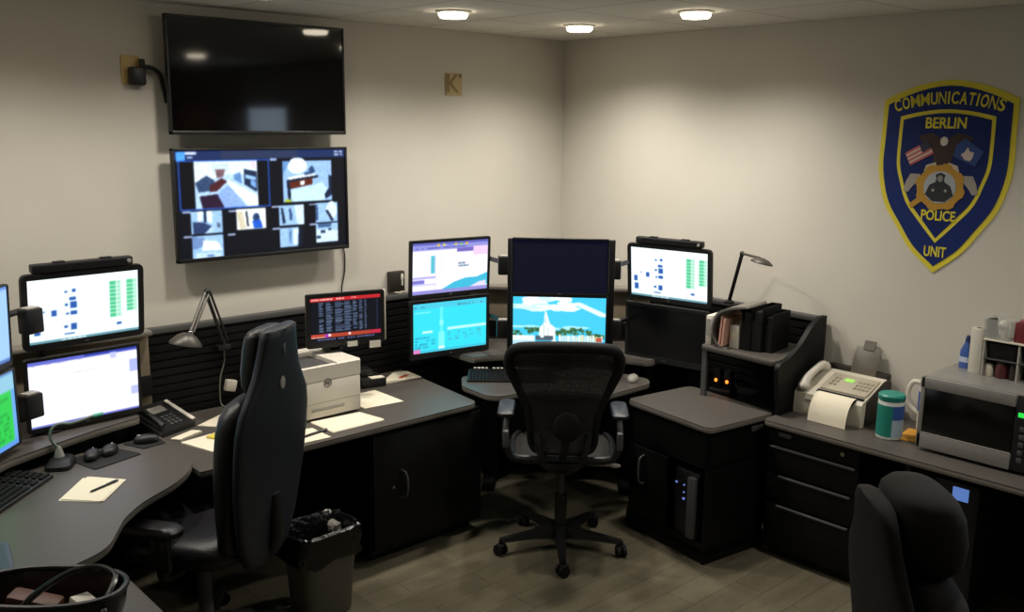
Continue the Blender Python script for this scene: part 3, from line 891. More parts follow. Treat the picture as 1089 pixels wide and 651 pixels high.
mt = monitor('small terminal monitor with red bars above the white printer', (-2.035, -0.445, 1.196), -13.8, 0.425, 0.285, sc_term(), 0.0, bez=0.022, chin=0.034)
MB().box((0.012, 0.030, 0.142), (0.435, 0.03, 0.275), bevel=0.006).build('beige_back', M_white2, mt)
MB().loft([sup(-0.06, 0.06, -0.028, 0.05, 0.05), sup(-0.06, 0.06, -0.022, 0.05, 0.05), sup(-0.05, 0.055, -0.015, 0.035, 0.02), sup(0, 0.055, 0.10, 0.025, 0.012)]).build('stand', M_blk, mt)
MB().box((0.03, -0.009, 0.008), (0.055, 0.002, 0.028)).build('sticker', M_tape, mt)['label'] = 'white label sticker'
MB().box((0.155, -0.009, -0.006), (0.062, 0.002, 0.038)).build('sticker', M_tape, mt)['label'] = 'white label hanging below the frame'

# ------------------------------------------------------------------ papers
def sheets(label, pts, z, n=1, name='paper_sheet', m=None, th=0.0016, cat='paper', group=None, spread=0.006):
    cx = sum(p[0] for p in pts) / len(pts); cy = sum(p[1] for p in pts) / len(pts)
    o = thing(name, label, cat, (cx, cy, z), 0, group)
    rng = random.Random(len(label))
    for k in range(n):
        a = rng.uniform(-1, 1) * spread * 3
        dx, dy = rng.uniform(-1, 1) * spread, rng.uniform(-1, 1) * spread
        P = []
        for x, y in pts:
            u, v = x - cx, y - cy
            P.append((u * math.cos(a) - v * math.sin(a) + dx, u * math.sin(a) + v * math.cos(a) + dy))
        MB().prism(P, k * th, (k + 1) * th - 0.0003).build('sheet', m or M_paper, o, smooth=False)
    return o
sheets('white sheet lying in front of the printer', [(-2.361, -0.614), (-2.085, -0.637), (-2.057, -0.815), (-2.354, -0.819)], 0.74, 2)
sheets('white sheet lying right of the printer', [(-2.03, -0.345), (-1.80, -0.345), (-1.80, -0.62), (-2.03, -0.60)], 0.74, 2)
sheets('stack of white forms left of the high-backed chair', [(-2.97, -0.50), (-2.72, -0.46), (-2.63, -0.74), (-2.90, -0.76)], 0.74, 4, 'paper_stack', spread=0.004)
sheets('white papers behind the high-backed chair, beside the printer', [(-2.60, -0.66), (-2.40, -0.70), (-2.40, -0.875), (-2.60, -0.865)], 0.74, 2, spread=0.004)
sheets('white papers beneath the slat panel by the lamp cord', [(-2.80, -0.30), (-2.50, -0.13), (-2.46, -0.26), (-2.72, -0.40)], 0.74, 2)
pp = sheets('stack of papers with red print at the right end of the printer worktop', [(-1.70, -0.27), (-1.52, -0.13), (-1.44, -0.16), (-1.45, -0.30)], 0.74, 3, 'paper_stack', th=0.004)
MB().box((0.0, -0.03, 0.0125), (0.09, 0.03, 0.001), rz=R(25)).build('red_print', mat('red_ink', 'b4573f', 0.7), pp)
sheets('small white note in front of the desk phone', [(-2.99, -0.42), (-2.86, -0.36), (-2.83, -0.40), (-2.96, -0.46)], 0.74, 3, 'note_pad', th=0.003, cat='note pad')
sheets('loose white papers under a pen on the curved left desk', [(-3.628, -0.93), (-3.475, -0.757), (-3.375, -0.885), (-3.52, -1.05)], 0.78, 3, 'paper_stack', spread=0.012)
pn = thing('ballpoint_pen', 'dark pen lying on the loose white papers', 'pen', (-3.46, -0.918, 0.790), R(23))
MB().tube([(-0.07, 0, 0), (-0.06, 0, 0), (0.055, 0, 0), (0.07, 0, 0)], [0.001, 0.004, 0.0045, 0.003]).build('barrel', M_blk, pn)
MB().tube([(0.01, 0, 0.006), (0.06, 0, 0.006)], 0.0012).build('clip', M_chrome, pn)
pn = thing('marker_pen', 'black marker lying by the printer papers', 'pen', (-2.44, -0.79, 0.7475), R(10))
MB().tube([(-0.07, 0, 0), (0.03, 0, 0)], 0.007).build('barrel', M_blk, pn)
MB().tube([(0.032, 0, 0), (0.072, 0, 0)], 0.008).build('cap', M_grey, pn)
sn = MB().box((0, 0, 0.004), (0.05, 0.05, 0.008), bevel=0.001).build('sticky_notes', mat('sticky_yellow', 'd2c24a', 0.8))
sn.location = (-2.825, -0.53, 0.7475); sn.rotation_euler.z = R(20)
tag(sn, 'yellow sticky note pad on the forms beside the chair back', 'sticky notes')

# device right of the printer
cr = thing('card_reader', 'black box device with white slip beside the printer', 'device', (-1.75, -0.22, 0.74), R(-12))
MB().box((0, 0, 0.025), (0.15, 0.16, 0.05), bevel=0.008).build('base', M_blk, cr)
MB().box((-0.02, 0.03, 0.07), (0.08, 0.10, 0.04), bevel=0.01).build('head', M_blk, cr)
MB().box((0.025, -0.05, 0.0515), (0.08, 0.05, 0.002)).build('paper_slip', M_paper, cr)

# ------------------------------------------------------------------ phone, power brick, mouse, keyboards
ph = thing('desk_phone', 'black desk phone with handset on the worktop beside the left monitors', 'telephone', (-2.955, -0.235, 0.74), R(20))
a = [(-0.11, -0.11, 0), (-0.11, -0.11, 0.025), (-0.11, 0.11, 0.10), (-0.11, 0.11, 0)]
MB().loft([a, [(x + 0.22, y, z) for x, y, z in a]]).build('base', M_blk, ph, angle=20)
sl = Matrix.Rotation(math.atan2(0.075, 0.22), 4, 'X')
kb_ = MB()
for i in range(3):
    for j in range(4):
        p = Matrix.Translation((0, 0, 0.0645)) @ sl
        kb_.box((0.0 + i * 0.026, -0.075 + j * 0.022, 0.0), (0.018, 0.014, 0.005), bevel=0.001, M=p)
kb_.build('keypad', M_grey, ph)
MB().box((0.02, 0.055, 0.0), (0.09, 0.05, 0.004), M=Matrix.Translation((0, 0, 0.0645)) @ sl).build('display', M_lgrey, ph)
p = Matrix.Translation((0, 0, 0.0645)) @ sl
MB().tube([p @ Vector((-0.082, -0.10, 0.022)), p @ Vector((-0.082, -0.07, 0.03)), p @ Vector((-0.082, 0.07, 0.03)), p @ Vector((-0.082, 0.10, 0.022))], [0.018, 0.016, 0.016, 0.018], 10).build('handset', M_blk, ph)
MB().box((0.112, 0.0, 0.0), (0.022, 0.20, 0.006), M=p @ Matrix.Translation((0, 0, 0.004))).build('label_strip', M_tape, ph)['label'] = 'white label strip'

pb = thing('power_adapter', 'small white power adapter plugged into the black slat panel', 'power adapter', (-2.52, -0.067, 0.845), 0)
MB().box((0, -0.012, 0), (0.06, 0.03, 0.06), bevel=0.006, M=Matrix.Rotation(R(15), 4, 'Y')).build('body', M_white, pb)
MB().cyl((0, -0.004, 0.0), (0, 0.006, 0), 0.012).build('plug', M_white2, pb)

def mouse(label, loc, rz):
    o = thing('computer_mouse', label, 'mouse', loc, rz, 'computer mice')
    MB().loft([[(0.032 * sx * math.cos(t), 0.056 * sx * math.sin(t), z) for t in [2 * PI * k / 20 for k in range(20)]] for sx, z in ((0.92, 0), (1, 0.008), (0.96, 0.02), (0.75, 0.032), (0.35, 0.037), (0.02, 0.038))]).build('body', M_blk, o, angle=60)
    MB().ell((0, 0.03, 0.033), (0.004, 0.009, 0.006)).build('wheel', M_lgrey, o)
    return o
pad = MB().prism(fillet([(-3.465, -0.50), (-3.27, -0.47), (-3.20, -0.63), (-3.42, -0.695)], 0.015), 0, 0.004).build('mouse_pad', M_rubber)
pad.location = (0, 0, 0.78)
tag(pad, 'black mouse pad with two mice beside the microphone', 'mouse pad')
mouse('black mouse nearest the microphone on the left pad', (-3.385, -0.555, 0.784), R(-30))
mouse('black mouse beside the first one on the left pad', (-3.305, -0.54, 0.784), R(-40))
pad = MB().prism(fillet([(-3.22, -0.45), (-3.065, -0.44), (-3.065, -0.56), (-3.17, -0.575)], 0.012), 0, 0.004).build('mouse_pad', M_rubber)
pad.location = (0, 0, 0.78)
tag(pad, 'small black mouse pad near the desk phone', 'mouse pad')
mouse('black mouse near the desk phone', (-3.13, -0.50, 0.784), R(70))
ms = mouse('light grey mouse on the corner keyboard shelf, right of the mesh chair', (-0.655, -1.245, 0.78), R(-60))
for chd in ms.children:
    if chd.name.startswith('body'):
        chd.data.materials[0] = M_lgrey

def keyboard(label, loc, rz, w=0.45, d=0.16, tilt=4, keymat=None, body=None):
    o = thing('computer_keyboard', label, 'keyboard', loc, rz, 'computer keyboards')
    T = Matrix.Translation((0, 0, 0.012)) @ Matrix.Rotation(R(tilt), 4, 'X')
    MB().box((0, 0, 0), (w, d, 0.018), bevel=0.005, M=T).build('body', body or M_blk, o)
    mb = MB()
    nx = int(w / 0.0205)
    for j in range(6):
        for i in range(nx):
            if nx > 17 and (abs(i - int(nx * .70)) < 0.5 or abs(i - int(nx * .83)) < .5):
                continue
            mb.box((-w / 2 + 0.02 + i * (w - 0.04) / (nx - 1), -d / 2 + 0.018 + j * (d - 0.036) / 5, 0.012), (0.016, 0.016 if j < 5 else 0.012, 0.007), M=T)
    mb.build('keys', keymat or M_blk2, o, smooth=False)
    return o
k = keyboard('black keyboard with white top keys on the corner keyboard shelf', (-1.14, -0.755, 0.78), R(-42), w=0.50, d=0.19, keymat=M_blk2)
mb = MB()
for i in range(12):
    if i in (4, 8):
        continue
    mb.box((-0.21 + i * 0.022, 0.078, 0.036), (0.016, 0.013, 0.006), M=Matrix.Translation((0, 0, 0.002)))
mb.build('function_keys', M_tape, k)['label'] = 'white function keys'
keyboard('large black keyboard on the left desk below the green monitor', (-3.80, -0.765, 0.78), R(44), w=0.46, d=0.18)

# flat blue-grey device at the left edge
fb = thing('tablet_computer', 'blue-grey flat tablet at the left edge of the curved desk', 'tablet', (-4.005, -1.335, 0.78), R(-10))
MB().prism(rrect(0.20, 0.26, 0.015), 0, 0.018, bevel=0.005).build('case', mat('slate_blue', '3b4657', 0.45), fb)
MB().prism(rrect(0.17, 0.22, 0.008), 0.018, 0.019).build('screen', mat('slate_glass', '333d4c', 0.5), fb)

# gooseneck microphone
mc = thing('gooseneck_microphone', 'desk microphone with bent gooseneck and green tip', 'microphone', (-3.51, -0.55, 0.78), R(-30))
MB().loft([sup(0, 0, 0, 0.055, 0.075, 4), sup(0, 0, 0.018, 0.052, 0.072, 4), sup(0, 0.01, 0.032, 0.04, 0.055, 3)]).build('base', M_blk, mc)
MB().lathe([(0.022, 0.03), (0.014, 0.06), (0.008, 0.075)], c=(-0.01, 0.03, 0)).build('collar', M_lgrey, mc)
inv = (Matrix.Translation((-3.51, -0.55, 0.78)) @ Matrix.Rotation(R(-30), 4, 'Z')).inverted()
path = [(-3.5037, -0.519, 0.845), (-3.53, -0.515, 0.89), (-3.525, -0.517, 0.935), (-3.495, -0.522, 0.953), (-3.45, -0.534, 0.950), (-3.40, -0.549, 0.962), (-3.365, -0.560, 0.972)]
MB().tube(spline([inv @ Vector(p) for p in path], 6), 0.006, 10).build('gooseneck', mat('grey_green_neck', '7f8c82', 0.5), mc)
MB().tube([inv @ Vector((-3.367, -0.5595, 0.971)), inv @ Vector((-3.33, -0.571, 0.976))], 0.0085, 12).build('tip', mat('mic_green', '62bfa8', 0.6), mc)['label'] = 'pale green foam tip'

# ------------------------------------------------------------------ lamps
M_lamp = mat('lamp_grey', '55524d', 0.4, metal=0.5)
tl = thing('task_lamp', 'grey jointed task lamp clamped to the slat panel left of the chair', 'lamp', (-2.556, -0.07, 1.06))
O = Vector((-2.556, -0.07, 1.06))
L = lambda x, y, z: Vector((x, y, z)) - O
MB().box((0, -0.02, 0.0), (0.07, 0.045, 0.03), bevel=0.005).cyl((0, -0.03, 0), (0, -0.03, 0.05), 0.012).build('clamp', M_blk, tl)
MB().tube([L(-2.556, -0.10, 1.09), L(-2.672, -0.18, 1.372)], 0.009, 8).tube([L(-2.53, -0.10, 1.09), L(-2.65, -0.18, 1.372)], 0.006, 8).build('lower_arm', M_blk, tl)
MB().tube([L(-2.672, -0.18, 1.375), L(-2.802, -0.28, 1.212)], 0.009, 8).tube([L(-2.655, -0.185, 1.372), L(-2.79, -0.285, 1.205)], 0.005, 8).build('upper_arm', M_lamp, tl)
MB().ell(L(-2.665, -0.18, 1.375), (0.016, 0.016, 0.016)).build('elbow_joint', M_blk, tl)
MB().ell(L(-2.805, -0.285, 1.205), (0.012, 0.012, 0.012)).build('head_joint', M_chrome, tl)
hm = Matrix.Translation(L(-2.838, -0.30, 1.165)) @ Matrix.Rotation(R(14), 4, 'Y')
MB().loft([[(a * math.cos(t), b * math.sin(t), z) for t in [2 * PI * k / 24 for k in range(24)]] for a, b, z in ((0.02, 0.02, 0.045), (0.045, 0.04, 0.032), (0.078, 0.062, 0.0), (0.08, 0.064, -0.012), (0.074, 0.058, -0.014))], M=hm).build('lamp_head', M_lamp, tl)
MB().tube(spline([L(-2.55, -0.085, 1.06), L(-2.545, -0.075, 0.98), L(-2.57, -0.075, 0.90), L(-2.58, -0.08, 0.82), L(-2.575, -0.09, 0.748), L(-2.53, -0.17, 0.7505)], 6), 0.004, 8).build('cord', mat('grey_cord', '6e6a62', 0.6), tl)

tr = thing('task_lamp', 'dark task lamp rising behind the paper trays on the right wall', 'lamp', (-0.11, -1.49, 1.20))
O = Vector((-0.11, -1.49, 1.20))
MB().lathe([(0.03, 0), (0.03, 0.012), (0.014, 0.02)], c=(0, 0, 0)).build('base', M_blk, tr)
MB().tube([L(-0.11, -1.49, 1.215), L(-0.18, -1.605, 1.505)], 0.011, 10).build('upright_arm', M_blk, tr)
MB().tube([L(-0.18, -1.605, 1.508), L(-0.25, -1.765, 1.507)], 0.007, 8).build('top_arm', M_lamp, tr)
hm = Matrix.Translation(L(-0.275, -1.795, 1.492)) @ Matrix.Rotation(R(-66), 4, 'Z') @ Matrix.Rotation(R(12), 4, 'Y') @ Matrix.Scale(0.72, 4)
MB().loft([[(a * math.cos(t), b * math.sin(t), z) for t in [2 * PI * k / 24 for k in range(24)]] for a, b, z in ((0.015, 0.012, 0.028), (0.05, 0.03, 0.018), (0.085, 0.05, -0.004), (0.085, 0.05, -0.012), (0.078, 0.045, -0.013))], M=hm).build('lamp_head', M_lamp, tr)
MB().ell(L(-0.18, -1.605, 1.507), (0.014, 0.014, 0.014)).build('joint', M_blk, tr)

# ------------------------------------------------------------------ wall bits
cm = thing('wall_camera', 'black bracket-mounted device on ivory plate left of the televisions', 'camera', (-2.905, 0, 2.42))
MB().box((0.0, -0.004, 0.02), (0.085, 0.008, 0.13), bevel=0.002).build('wall_plate', mat('ivory_plate', 'c3a96c', 0.5), cm)
MB().box((0.02, -0.03, -0.01), (0.075, 0.05, 0.085), bevel=0.012).build('body', M_blk, cm)
MB().cyl((0.045, -0.035, 0.02), (0.045, -0.035, 0.07), 0.013).build('pivot', M_blk, cm)
MB().tube(spline([(0.05, -0.035, 0.035), (0.09, -0.04, 0.03), (0.125, -0.04, 0.0), (0.14, -0.035, -0.06), (0.155, -0.03, -0.13)], 6), 0.011, 8).build('cable', M_blk, cm)

ks = thing('wall_plaque', 'square brass-coloured plaque with the letter K high on the wall', 'sign', (-0.955, 0, 2.44))
MB().box((0.0, -0.005, 0), (0.125, 0.01, 0.13), bevel=0.002).build('plate', mat('brass_cream', 'bba97c', 0.55), ks)
MB().mesh(text_mesh('K', 0.155, 0.0015, 0.001), Matrix.Translation((-0.015, -0.011, -0.002)) @ Matrix.Rotation(R(90), 4, 'X')).build('letter', mat('letter_brown', '8a7648', 0.6), ks)
MB().box((0.045, -0.011, 0.05), (0.02, 0.003, 0.02)).build('corner_mark', mat('letter_brown', '8a7648', 0.6), ks)

wb = thing('wall_box', 'small black box with a white key switch above the slat panel', 'wall switch', (-1.413, 0, 1.275))
MB().box((0, -0.02, 0), (0.105, 0.04, 0.12), bevel=0.005).build('housing', mat('dark_bronze', '2b2823', 0.5), wb)
MB().ell((0.03, -0.042, 0.025), (0.010, 0.005, 0.022)).box((0.03, -0.042, -0.01), (0.01, 0.006, 0.03)).build('switch', M_white, wb)
MB().tube(spline([(0.03, -0.03, -0.055), (0.02, -0.04, -0.07), (-0.02, -0.035, -0.065), (-0.04, -0.02, -0.072)], 5), 0.005, 8).build('wire', M_white2, wb)

# ------------------------------------------------------------------ police emblem on the right wall
# local x = to the right as seen (world -y), local z = up, front = local -y (world -x)
em = thing('wall_emblem', 'blue and yellow shield-shaped police emblem on the right wall', 'emblem', (0, -2.592, 1.506), R(-90))
def shield(hw, zt, zc, tip, half):
    """half: list of (halfwidth, z) from corner downwards; top bows from zc at corners to zt in the middle"""
    top = [(-hw + 2 * hw * k / 12, zc + (zt - zc) * (1 - (abs(-1 + k / 6)) ** 1.8)) for k in range(13)]
    sp = [tuple(v)[:2] for v in spline([(x, z, 0) for x, z in half] + [(0, tip, 0)], 6)]
    return top + sp[1:] + [(-x, z) for x, z in sp[1:-1][::-1]]
Z0 = 1.506
def S(pts):
    return [(x, z - Z0) for x, z in pts]
def plate(pts, y0, y1, name, m):
    pts = S(pts)
    MB().loft([[(x, y0, z) for x, z in pts], [(x, y1, z) for x, z in pts]]).build(name, m, em, smooth=False)
OH = [(0.318, 2.343), (0.320, 2.17), (0.322, 2.02), (0.300, 1.90), (0.266, 1.81), (0.205, 1.72), (0.125, 1.61)]
outer = shield(0.318, 2.434, 2.343, 1.504, OH)
plate(outer, 0.0, -0.006, 'yellow_border', M_yellow)
plate(shield(0.293, 2.407, 2.320, 1.538, [(0.293, 2.320), (0.296, 2.165), (0.297, 2.02), (0.276, 1.905), (0.243, 1.82), (0.184, 1.733), (0.106, 1.626)]), -0.006, -0.009, 'blue_field', M_navy)
plate(shield(0.226, 2.296, 2.262, 1.653, [(0.226, 2.262), (0.228, 2.14), (0.226, 2.03), (0.205, 1.95), (0.165, 1.845), (0.095, 1.757)]), -0.009, -0.011, 'inner_border', M_yellow)
plate(shield(0.209, 2.279, 2.246, 1.676, [(0.209, 2.246), (0.211, 2.135), (0.209, 2.034), (0.190, 1.960), (0.151, 1.858), (0.084, 1.774)]), -0.011, -0.013, 'inner_field', mat('emblem_navy_dark', '17265c', 0.6, spec=0.2))
FX = Matrix.Rotation(R(90), 4, 'X')
def fit_text(body, w_, h_, bold=0.002):
    me = text_mesh(body, 0.1, 0.001, bold)
    xs = [v.co.x for v in me.vertices]; ys = [v.co.y for v in me.vertices]
    cx_, cy_ = (max(xs) + min(xs)) / 2, (max(ys) + min(ys)) / 2
    fx_, fy_ = w_ / (max(xs) - min(xs)), h_ / (max(ys) - min(ys))
    me.transform(Matrix.Diagonal((fx_, fy_, 1, 1)) @ Matrix.Translation((-cx_, -cy_, 0)))
    return me
mb = MB()
word = 'COMMUNICATIONS'
cw = {'C': .95, 'O': 1.0, 'M': 1.2, 'U': .95, 'N': .97, 'I': .42, 'A': .98, 'T': .85, 'S': .88}
gap = 0.16
tot = sum(cw[c] + gap for c in word) - gap
pos = 0
for ch in word:
    u = (pos + cw[ch] / 2) / tot
    x = -0.262 + 0.524 * u
    z = 2.311 + 0.039 * (1 - (2 * u - 1) ** 2) - Z0
    ang = math.atan(0.039 * 4 * (2 * u - 1) / 0.524)
    bd = 0.0002 if ch in 'MN' else 0.002
    lw = 0.524 * cw[ch] / tot * (0.55 if ch == 'I' else 1.0)
    mb.mesh(fit_text(ch, lw, 0.058, bd), Matrix.Translation((x, -0.0105, z)) @ Matrix.Rotation(ang, 4, 'Y') @ FX)
    pos += cw[ch] + gap
mb.build('curved_lettering', M_yellow, em, smooth=False)
MB().mesh(fit_text('BERLIN', 0.194, 0.052), Matrix.Translation((0, -0.014, 2.232 - Z0)) @ FX).build('upper_lettering', M_yellow, em, smooth=False)
MB().mesh(fit_text('POLICE', 0.166, 0.050), Matrix.Translation((0.004, -0.014, 1.788 - Z0)) @ FX).build('lower_lettering', M_yellow, em, smooth=False)
MB().mesh(fit_text('UNIT', 0.108, 0.052), Matrix.Translation((0.004, -0.0105, 1.610 - Z0)) @ FX).build('bottom_lettering', M_yellow, em, smooth=False)
def flat(pts, y, name, m, smooth=False, parent=None):
    pts = S(pts)
    return MB().loft([[(x, y + 0.0012, z) for x, z in pts], [(x, y, z) for x, z in pts]]).build(name, m, parent or em, smooth=smooth)
def circ(cx, cz, r, rz=None, n=32):
    return [(cx + r * math.cos(2 * PI * k / n), cz + (rz or r) * math.sin(2 * PI * k / n)) for k in range(n)]
M_brown = mat('eagle_brown', '35241f', 0.7)
flat([(-0.13, 2.17), (-0.06, 2.185), (0, 2.15), (0.06, 2.185), (0.14, 2.165), (0.10, 2.12), (0.05, 2.09), (0.04, 2.03), (-0.04, 2.03), (-0.05, 2.09), (-0.09, 2.12)], -0.0145, 'eagle', M_brown)
flat(circ(0.0, 2.145, 0.018, 0.022), -0.0158, 'eagle_head', mat('eagle_white', 'cfc8bc', 0.7))
flat([(-0.185, 2.085), (-0.075, 2.15), (-0.045, 2.085), (-0.155, 2.025)], -0.0162, 'striped_flag', mat('flag_red', 'b8605a', 0.7))
mb = MB()
for k in range(3):
    t0 = 0.16 + k * 0.28
    p0 = Vector((-0.185, 2.085)).lerp(Vector((-0.155, 2.025)), t0); p1 = Vector((-0.075, 2.15)).lerp(Vector((-0.045, 2.085)), t0)
    q0 = Vector((-0.185, 2.085)).lerp(Vector((-0.155, 2.025)), t0 + .13); q1 = Vector((-0.075, 2.15)).lerp(Vector((-0.045, 2.085)), t0 + .13)
    P = S([tuple(p0), tuple(p1), tuple(q1), tuple(q0)])
    mb.loft([[(x, -0.0163, z) for x, z in P], [(x, -0.0172, z) for x, z in P]])
mb.build('flag_stripes', mat('flag_white', 'c9b8ae', 0.7), em, smooth=False)
flat([(-0.118, 2.125), (-0.075, 2.15), (-0.058, 2.115), (-0.10, 2.088)], -0.0178, 'flag_canton', mat('canton_blue', '2d3146', 0.7))
flat([(0.06, 2.13), (0.10, 2.16), (0.19, 2.10), (0.155, 2.03), (0.05, 2.075)], -0.0162, 'blue_flag', mat('flag_blue', '26417f', 0.7))
flat([(0.085, 2.085), (0.10, 2.095), (0.115, 2.12), (0.125, 2.10), (0.145, 2.095), (0.14, 2.07), (0.13, 2.055), (0.105, 2.06)], -0.0175, 'flag_shield', mat('flag_white', 'c9b8ae', 0.7))
M_silv = mat('emblem_silver', '9a948a', 0.6)
for sgn in (-1, 1):
    flat([(0.03 * sgn, 2.045), (0.075 * sgn, 2.03), (0.085 * sgn, 2.0), (0.05 * sgn, 2.0), (0.025 * sgn, 2.02)], -0.0160, 'white_ribbon', mat('ribbon', 'bdb39c', 0.7))
    flat([(0.10 * sgn, 1.985), (0.15 * sgn, 1.985), (0.17 * sgn, 1.945), (0.18 * sgn, 1.90), (0.155 * sgn, 1.895), (0.13 * sgn, 1.93), (0.105 * sgn, 1.955)], -0.0158, 'silver_scroll', M_silv)
gear = []
for k in range(48):
    r = 0.112 + (0.010 if (k // 3) % 2 else 0)
    gear.append((r * math.cos(2 * PI * k / 48), 1.925 + r * 0.95 * math.sin(2 * PI * k / 48)))
flat(gear, -0.0168, 'gold_badge', M_gold)
flat([(-0.10, 1.875), (-0.145, 1.835), (-0.13, 1.815), (-0.08, 1.855)], -0.0165, 'gold_tail', M_gold)
flat(circ(0, 1.925, 0.078), -0.0182, 'portrait_disc', mat('portrait_grey', 'a4aaae', 0.7))
flat([(-0.068, 1.888), (-0.05, 1.935), (-0.022, 1.95), (-0.018, 1.965), (-0.024, 1.985), (0.0, 1.996), (0.024, 1.985), (0.018, 1.965), (0.022, 1.95), (0.052, 1.932), (0.068, 1.888), (0.03, 1.856), (-0.03, 1.856)], -0.0195, 'portrait_bust', mat('portrait_dark', '22262c', 0.7))
flat(circ(0.0, 1.967, 0.013, 0.016), -0.0205, 'portrait_face', mat('portrait_skin', '8b8680', 0.7))
flat(circ(-0.03, 1.91, 0.007), -0.0205, 'portrait_button', M_silv)
flat(circ(0.03, 1.91, 0.007), -0.0205, 'portrait_button', M_silv)

# ------------------------------------------------------------------ paper organiser on the hutch shelf
bo = thing('book_end', 'white box standing at the left end of the hutch shelf', 'box', (-0.405, -1.605, 1.03), R(-83))
MB().box((0, 0, 0.082), (0.035, 0.13, 0.164), bevel=0.004).build('case', M_white, bo)
MB().box((0, -0.066, 0.10), (0.026, 0.002, 0.09)).build('label', M_lgrey, bo)
tray = thing('letter_holder', 'curved silver letter holder leaning beside the black file boxes', 'letter holder', (-0.37, -1.675, 1.03), R(-83))
pf = [tuple(v)[:2] for v in spline([(0.052, 0.0, 0), (0.0, 0.012, 0), (-0.035, 0.06, 0), (-0.042, 0.12, 0), (-0.015, 0.19, 0), (0.05, 0.225, 0), (0.15, 0.245, 0)], 6)]
th = 0.008
sec0 = pf + [(x + th, z - (0.004 if i else 0) + (0.006 if i < 8 else -0.006)) for i, (x, z) in list(enumerate(pf))[::-1]]
MB().loft([[(x, -0.12, z) for x, z in sec0], [(x, 0.12, z) for x, z in sec0]]).build('curved_sheet', mat('silver_plastic', '8d8a85', 0.3, metal=0.6), tray, angle=50)
MB().box((0.0, -0.01, 0.095), (0.010, 0.20, 0.16), M=Matrix.Rotation(R(4), 4, 'Y')).box((0.02, -0.015, 0.09), (0.012, 0.20, 0.15), M=Matrix.Rotation(R(4), 4, 'Y')).build('pink_folders', mat('pink_paper', 'c79a86', 0.8), tray)
fb_ = thing('file_box', 'small white file box between the letter holder and the black boxes', 'box', (-0.365, -1.742, 1.03), R(-83))
MB().box((0, 0, 0.062), (0.055, 0.13, 0.124), bevel=0.003).build('case', M_white, fb_)
MB().box((0, -0.066, 0.07), (0.04, 0.003, 0.05), bevel=0.001).build('front_label', M_paper, fb_)
def file_box(label, loc, w, dd, h):
    o = thing('magazine_file', label, 'magazine file', loc, R(-84), 'black files on the hutch shelf')
    mb = MB()
    t_ = 0.004
    mb.box((-w / 2, 0, h / 2), (t_, dd, h)).box((w / 2, 0, h / 2), (t_, dd, h)).box((0, dd / 2, h / 2), (w, t_, h)).box((0, -dd / 2, h * 0.35), (w, t_, h * 0.7)).box((0, 0, t_ / 2), (w, dd, t_))
    mb.build('case', M_blk2, o, smooth=False)
    MB().box((0, 0.0, h * 0.46), (w * 0.7, dd * 0.9, h * 0.9)).build('contents', M_blk, o)
    return o
file_box('black magazine file nearest the white file box', (-0.31, -1.805, 1.03), 0.055, 0.22, 0.225)
file_box('black magazine file in the middle of the hutch shelf', (-0.30, -1.863, 1.03), 0.055, 0.22, 0.235)
file_box('shorter black magazine file nearest the curved side panel', (-0.28, -1.916, 1.03), 0.045, 0.20, 0.205)

M_or = mat('orange_led', 'ff8a3c', 0.4, emit='ff7a2a', estr=3.0)
ru = thing('radio_unit', 'black two-bay charger with orange lights under the hutch shelf', 'radio charger', (-0.30, -1.605, 0.711), R(-83))
MB().box((0, 0.01, 0.02), (0.13, 0.10, 0.04), bevel=0.006).build('base', M_blk, ru)
for sx in (-0.034, 0.034):
    rr = MB().box((sx, 0.01, 0.09), (0.048, 0.045, 0.11), bevel=0.008).build('handset', M_blk2, ru)
    MB().cyl((sx + 0.012, 0.015, 0.14), (sx + 0.012, 0.015, 0.158), 0.005).build('antenna', M_blk2, rr)
    MB().ell((sx, -0.016, 0.085), (0.009, 0.005, 0.010)).build('orange_light', M_or, rr)


# ------------------------------------------------------------------ fax machine
fx = thing('fax_machine', 'white fax machine with handset and paper sticking out on the right counter', 'fax machine', (-0.205, -2.275, 0.74), R(-90))
prf = [(-0.15, 0.0), (-0.155, 0.02), (-0.15, 0.115), (-0.135, 0.128), (-0.06, 0.15), (0.0, 0.175), (0.06, 0.198), (0.10, 0.205), (0.14, 0.19), (0.14, 0.0)]
mb = MB()
mb.loft([[(-0.185, y, z) for y, z in prf], [(-0.18, y, z) for y, z in prf], [(0.18, y, z) for y, z in prf], [(0.185, y, z) for y, z in prf]])
mb.build('body', M_white2, fx, angle=25)
M_faxd = mat('fax_dark', '26231f', 0.5)
mb = MB()
sidep = [(-0.115, 0.0), (-0.105, 0.125)] + prf[4:]  # side plate in dark colour: shadow on the right flank, painted in
mb.loft([[(0.1855, y, z) for y, z in sidep], [(0.192, y * 0.98, z * 0.97) for y, z in sidep]])
mb.box((0.0, 0.158, 0.11), (0.34, 0.05, 0.22), bevel=0.01)
mb.build('side_shade_and_rear', M_faxd, fx)
def on_slope(u, v, dz=0):   # u across, v along slope 0..1 -> local point
    y = -0.12 + 0.2 * v
    z = 0.131 + (0.196 - 0.131) * v
    return (u, y, z + dz)
sl = math.atan2(0.070, 0.2)
def slope_box(u, v, d, dz=0.004, bevel=0.002, mb=None):
    mb = mb or MB()
    p = on_slope(u, v, dz)
    return mb.box((0, 0, 0), d, bevel=bevel, M=Matrix.Translation(p) @ Matrix.Rotation(sl, 4, 'X'))
slope_box(0.05, 0.50, (0.25, 0.16, 0.014), 0.006, 0.004).build('control_panel', mat('fax_panel', 'aaa28f', 0.5), fx)
slope_box(0.05, 0.03, (0.255, 0.022, 0.012), 0.0, 0.002).build('feed_slot', M_blk2, fx)
mb = MB()
for i in range(4):
    for j in range(3):
        slope_box(0.09 + i * 0.022, 0.35 + j * 0.14, (0.014, 0.016, 0.006), 0.014, 0.001, mb)
